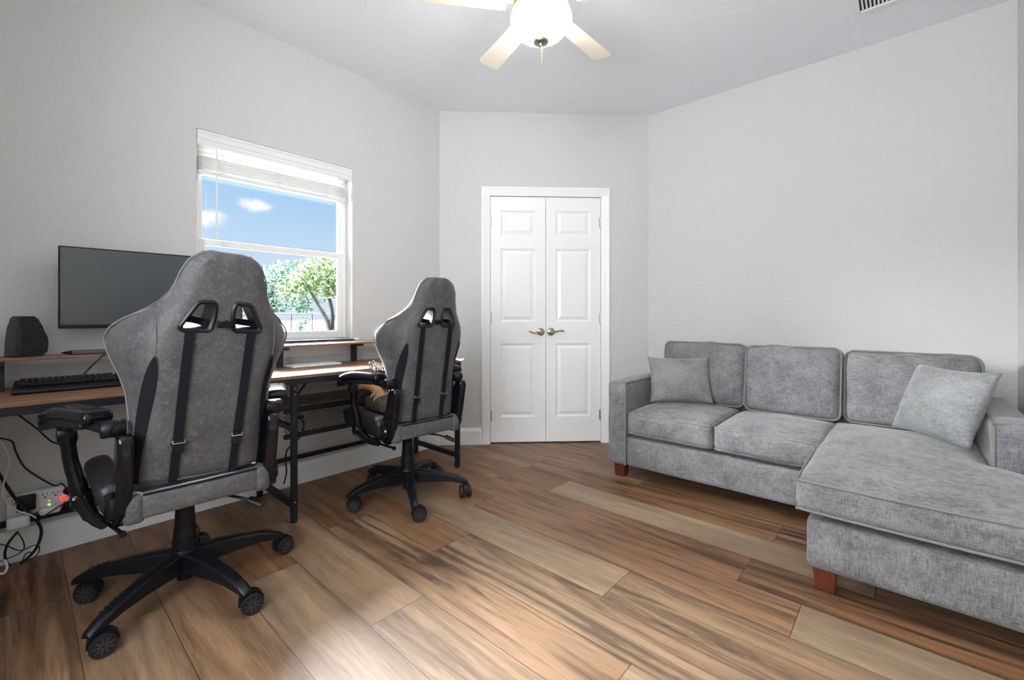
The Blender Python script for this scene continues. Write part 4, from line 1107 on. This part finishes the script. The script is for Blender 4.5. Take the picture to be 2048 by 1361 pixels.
# ------------------------------------------------------------------ sofa
def rect_loop(hx, hy, r, n=5):
    pts = []
    for cx, cy, a0 in ((hx - r, hy - r, 0), (-hx + r, hy - r, 90), (-hx + r, -hy + r, 180), (hx - r, -hy + r, 270)):
        for k in range(n + 1):
            a = R(a0 + 90 * k / n); pts.append((cx + r * math.cos(a), cy + r * math.sin(a)))
    return pts
def build_sofa():
    root = empty('sofa', (-.55, 3.07, 0)); tag(root, 'grey chenille sofa with a chaise on its right end along the wall', 'sofa')
    o = Vector(root.location)
    F = MT['sofa']; PP = MT['sofa_pipe']
    def soft(name, a, b, r, crown=(0,) * 6, n=10, wr=.003, seed=0.0, parent=root, mat=F, M=None, shape=None):
        c = [(a[i] + b[i]) / 2 for i in range(3)]; h = [abs(b[i] - a[i]) / 2 for i in range(3)]
        m = MB(); m.soft(Vector(c) - o, h, r, crown, n, M, wr, 7.0, seed, shape); return m.build(name, mat, parent, angle=180), Vector(c) - o, h
    yf, yb = 2.645, 3.515
    soft('base', (-1.352, yf, .085), (-.27, yb - .02, .270), .014, (0, 0, .004, 0, 0, 0), 12, .002, 1)
    soft('chaise_base', (-.290, 2.045, .085), (.385, yb - .03, .274), .020, (.003, 0, .004, 0, 0, 0), 12, .002, 2)
    # arms
    for x0, x1, sd in ((-1.482, -1.352, 3), (.256, .388, 4)):
        bot = .085 if x0 < 0 else .288
        a, c, h = soft('arm', (x0, yf - .012, bot), (x1, yb, .622), .022, (0, 0, .004, 0, 0, .012), 8, .003, sd)
        m = MB(); z0 = bot - c.z - o.z if False else -h[2]
        for s in ((1,) if x0 < 0 else (-1,)):
            e = .004
            path = [c + Vector((s * (h[0] - e), -h[1] + .004, -h[2] + .004)), c + Vector((s * (h[0] - e), -h[1] + .002, 0)), c + Vector((s * (h[0] - e), -h[1] + .004, h[2] - .035)), c + Vector((s * (h[0] - e), -h[1] + .012, h[2] - .010)), c + Vector((s * (h[0] - e), -h[1] + .035, h[2] - .002)), c + Vector((s * (h[0] - e), 0, h[2] - .001)), c + Vector((s * (h[0] - e), h[1] - .03, h[2] - .002))]
            m.tube(path, .0055, 7, smooth=5)
        m.build('piping', PP, a)
    # back frame
    soft('back_frame', (-1.352, 3.33, .085), (.256, yb, .610), .03, (0, 0, 0, 0, 0, .006), 10, .002, 5)
    # seat cushions
    def cushion(name, a, b, seed, crown, r=.030):
        q, c, h = soft(name, a, b, r, crown, 12, .005, seed)
        m = MB(); 
        for zz in (h[2] - .010, -h[2] + .010):
            m.tube([c + Vector((x, y, zz)) for x, y in rect_loop(h[0] - .003, h[1] - .003, r * .95)], .0052, 7, close=True)
        m.build('piping', PP, q); return q
    cushion('seat_cushion', (-1.346, 2.632, .294), (-.822, 3.24, .436), 6.1, (.004, .004, .012, 0, .022, .028))
    cushion('seat_cushion', (-.816, 2.628, .294), (-.300, 3.24, .432), 7.3, (.004, .004, .014, 0, .022, .024))
    # chaise cushion, T-shaped front reaching in front of the right arm
    def notch(p):                      # the rear part is narrower, so the arm fits beside it
        q = p.copy(); k = min(1, max(0, (p.y - (-.035)) / .03)); lim = 1 - k * (.130 / .4535)
        if p.x > -.1: q.x = -.1 + (p.x + .1) * (1 - k * .130 / .4535)
        return q
    q, c, h = soft('chaise_cushion', (-.322, 2.020, .300), (.385, 3.24, .430), .032, (.006, 0, .008, 0, .024, .040), 20, .004, 8.7, shape=notch)
    m = MB()
    for zz in (h[2] - .010, -h[2] + .010):
        lp = [(.385 - .0, yfr) for yfr in ()]
        P_ = [c + Vector((h[0] - .002, -h[1] + .004, zz)), c + Vector((h[0] * .5, -h[1] - .002, zz)), c + Vector((0, -h[1] - .004, zz)), c + Vector((-h[0] * .6, -h[1] - .001, zz)), c + Vector((-h[0] + .030, -h[1] + .004, zz)), c + Vector((-h[0] + .008, -h[1] + .012, zz)), c + Vector((-h[0] + .003, -h[1] + .040, zz)), c + Vector((-h[0] - .002, -h[1] * .3, zz)), c + Vector((-h[0] - .001, h[1] * .4, zz)), c + Vector((-h[0] + .004, h[1] - .02, zz))]
        m.tube(P_, .0052, 7, smooth=6)
    m.build('piping', PP, q)
    # back cushions, leaning
    def backc(x0, x1, y, z0, z1, t, seed, lean, crown, wavy):
        w = (x1 - x0) / 2; hh = (z1 - z0) / 2
        M = Matrix.Rotation(R(-lean), 4, 'X'); cc = Vector(((x0 + x1) / 2, y, z0)) - o
        def shp(p):
            q = p.copy()
            if p.z > 0: q.z += wavy * math.sin(p.x * 17 + seed) * (p.z / hh) ** 3
            return q
        m = MB(); m.soft((0, 0, hh), (w, t / 2, hh), .040, (.006, .006, .030, 0, 0, .004), 12, None, .008, 8.0, seed, shp)
        m.xform(Matrix.Translation(cc) @ M); q = m.build('back_cushion', F, root, angle=180)
        m = MB(); loop = []
        for a, b in rect_loop(w - .002, hh - .002, .042, 6):
            dz = wavy * math.sin(a * 17 + seed) * (max(0, b) / hh) ** 3
            loop.append(Vector((a, -t / 2 + .012, hh + b + dz)))
        m.tube(loop, .0052, 7, close=True); m.xform(Matrix.Translation(cc) @ M); m.build('piping', PP, q)
        return q
    backc(-1.340, -.792, 3.235, .445, .868, .15, 1.3, 9, None, .004)
    backc(-.788, -.283, 3.215, .440, .862, .15, 2.9, 9, None, .005)
    backc(-.272, .282, 3.240, .440, .846, .15, 5.1, 9, None, .008)
    # feet
    for x, y in ((-1.41, 2.69), (-1.41, 3.44), (-.235, 2.10), (.33, 2.10), (.33, 3.44)):
        m = MB(); a, b = .037, .031; bm = m.bm
        T = [bm.verts.new(Vector((x + sx * a, y + sy * a, .088)) - o) for sx, sy in ((-1, -1), (1, -1), (1, 1), (-1, 1))]
        B = [bm.verts.new(Vector((x + sx * b, y + sy * b, 0)) - o) for sx, sy in ((-1, -1), (1, -1), (1, 1), (-1, 1))]
        bm.faces.new(T); bm.faces.new(B[::-1])
        for k in range(4): bm.faces.new((B[k], B[(k + 1) % 4], T[(k + 1) % 4], T[k]))
        tag(m.build('foot', MT['foot'], root, bevel=.003), 'tapered red-brown wooden foot')
build_sofa()

def throw_pillow(origin, lat, up, hw_, hh, t, label, seed, flop=0.0):
    """origin: middle of the bottom edge; lat: along the bottom edge; up: from bottom to top edge"""
    x = Vector(lat).normalized(); y = Vector(up).normalized(); y = (y - x * y.dot(x)).normalized(); z = x.cross(y)
    rng = random.Random(seed); n = 26; m = MB(); bm = m.bm; G = {}
    for side in (1, -1):
        for i in range(n + 1):
            for j in range(n + 1):
                u, v = -1 + 2 * i / n, -1 + 2 * j / n
                if (i in (0, n) or j in (0, n)) and side == -1: G[side, i, j] = G[1, i, j]; continue
                pu = u * hw_ * (1 - .075 * (1 - v * v)); pv = v * hh * (1 - .075 * (1 - u * u))
                f = (max(0, 1 - u * u) ** .55) * (max(0, 1 - v * v) ** .55)
                wr = noise.noise(Vector((u * 2.3 + seed, v * 2.3, side))) * .010 + noise.noise(Vector((u * 6 + seed, v * 6, side * 2))) * .004
                edge = (1 - f) * f * 4
                pleat = .0025 * math.sin((u * 7 + v * 9) * 2 + seed) * edge
                d = side * (t * f) + (wr + pleat * side) * (f ** .5)
                p = Vector(origin) + x * pu + y * (pv + hh) + z * d
                G[side, i, j] = bm.verts.new(p)
    for side in (1, -1):
        for i in range(n):
            for j in range(n):
                q = [G[side, i, j], G[side, i + 1, j], G[side, i + 1, j + 1], G[side, i, j + 1]]
                if side < 0: q = q[::-1]
                try: bm.faces.new(q)
                except ValueError: pass
    o = m.build('throw_pillow', MT['pillow'], angle=180)
    return tag(o, label, 'throw pillow', 'throw pillows on the sofa')
throw_pillow((-1.118, 2.972, .474), (.83, .56, 0), (-.055, .10, .30), .205, .160, .062, 'small grey throw pillow against the left arm of the sofa', 3)
throw_pillow((.068, 2.872, .484), (.61, -.79, 0), (.100, .080, .33), .213, .176, .072, 'larger grey throw pillow leaning at the right end of the sofa', 8)

# ------------------------------------------------------------------ outside the window
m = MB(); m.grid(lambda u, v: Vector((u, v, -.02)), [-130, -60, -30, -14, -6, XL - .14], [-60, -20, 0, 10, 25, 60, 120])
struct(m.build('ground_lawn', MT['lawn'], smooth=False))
def along(px, t):        # horizontal point t metres out in the direction of this frame column
    a = (px - 1015.8) / 884.2
    return Vector(((math.cos(YAW) * a - math.sin(YAW)) * t, (math.sin(YAW) * a + math.cos(YAW)) * t, 0))
def tree(px, t, h, blobs, leafmat, label, trunk, seed, n=2600, ls=.17):
    root = empty('tree', along(px, t)); root.location.z = -.02; tag(root, label, 'tree', 'trees beyond the window')
    if trunk:
        m = MB()
        for pts, rad in trunk: m.tube(pts, rad, 8, smooth=4)
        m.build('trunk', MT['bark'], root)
    rng = random.Random(seed); m = MB()
    right = Vector((math.cos(YAW), math.sin(YAW), 0)); fw = Vector((-math.sin(YAW), math.cos(YAW), 0))
    tot = sum(b[3] ** 2 for b in blobs)
    for bx_, by_, bz_, br in blobs:
        for _ in range(int(n * br * br / tot)):
            d = Vector((rng.gauss(0, 1), rng.gauss(0, 1), rng.gauss(0, 1))).normalized() * br * rng.random() ** .4
            c = right * bx_ + fw * by_ + Vector((0, 0, bz_)) + Vector((d.x, d.y, d.z * .75))
            q = Matrix.Rotation(rng.uniform(0, 6.28), 3, Vector((rng.gauss(0, 1), rng.gauss(0, 1), rng.gauss(0, 1))).normalized())
            s = ls * rng.uniform(.6, 1.3)
            vs = [m.bm.verts.new(c + q @ Vector(p)) for p in ((-s, 0, 0), (0, -s * .5, .02), (s, 0, 0), (0, s * .5, .02))]
            m.bm.faces.new(vs)
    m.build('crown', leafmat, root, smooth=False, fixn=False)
right = Vector((math.cos(YAW), math.sin(YAW), 0))
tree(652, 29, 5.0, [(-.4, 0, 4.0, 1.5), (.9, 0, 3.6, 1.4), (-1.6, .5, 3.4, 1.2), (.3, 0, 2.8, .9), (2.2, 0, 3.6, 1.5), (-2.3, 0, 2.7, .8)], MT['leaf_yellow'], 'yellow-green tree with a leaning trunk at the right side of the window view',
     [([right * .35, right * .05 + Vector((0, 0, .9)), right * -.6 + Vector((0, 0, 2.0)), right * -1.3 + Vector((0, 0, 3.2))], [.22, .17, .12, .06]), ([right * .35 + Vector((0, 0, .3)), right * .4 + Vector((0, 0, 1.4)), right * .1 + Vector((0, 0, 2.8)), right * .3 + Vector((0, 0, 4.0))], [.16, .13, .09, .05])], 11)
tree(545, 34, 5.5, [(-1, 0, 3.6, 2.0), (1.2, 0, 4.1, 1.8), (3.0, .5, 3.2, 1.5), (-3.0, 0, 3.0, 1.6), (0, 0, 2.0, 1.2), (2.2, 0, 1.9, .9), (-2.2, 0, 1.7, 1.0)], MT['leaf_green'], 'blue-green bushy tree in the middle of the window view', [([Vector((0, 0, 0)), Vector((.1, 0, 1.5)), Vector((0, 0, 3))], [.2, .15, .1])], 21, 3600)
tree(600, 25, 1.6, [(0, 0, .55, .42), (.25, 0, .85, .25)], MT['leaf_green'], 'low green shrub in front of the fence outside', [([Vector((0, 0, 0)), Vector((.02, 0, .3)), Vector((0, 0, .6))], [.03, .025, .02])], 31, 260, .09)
def fence():
    root = empty('fence', along(625, 31)); root.location.z = 0; tag(root, 'thin dark pipe fence on the lawn outside the window', 'fence')
    o = Vector(root.location); a, b = along(420, 31), along(720, 30)
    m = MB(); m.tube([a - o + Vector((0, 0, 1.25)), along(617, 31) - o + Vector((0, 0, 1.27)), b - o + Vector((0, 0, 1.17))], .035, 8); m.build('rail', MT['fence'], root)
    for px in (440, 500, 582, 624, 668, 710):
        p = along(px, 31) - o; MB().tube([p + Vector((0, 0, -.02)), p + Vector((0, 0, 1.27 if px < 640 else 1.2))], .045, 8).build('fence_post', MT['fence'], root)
fence()
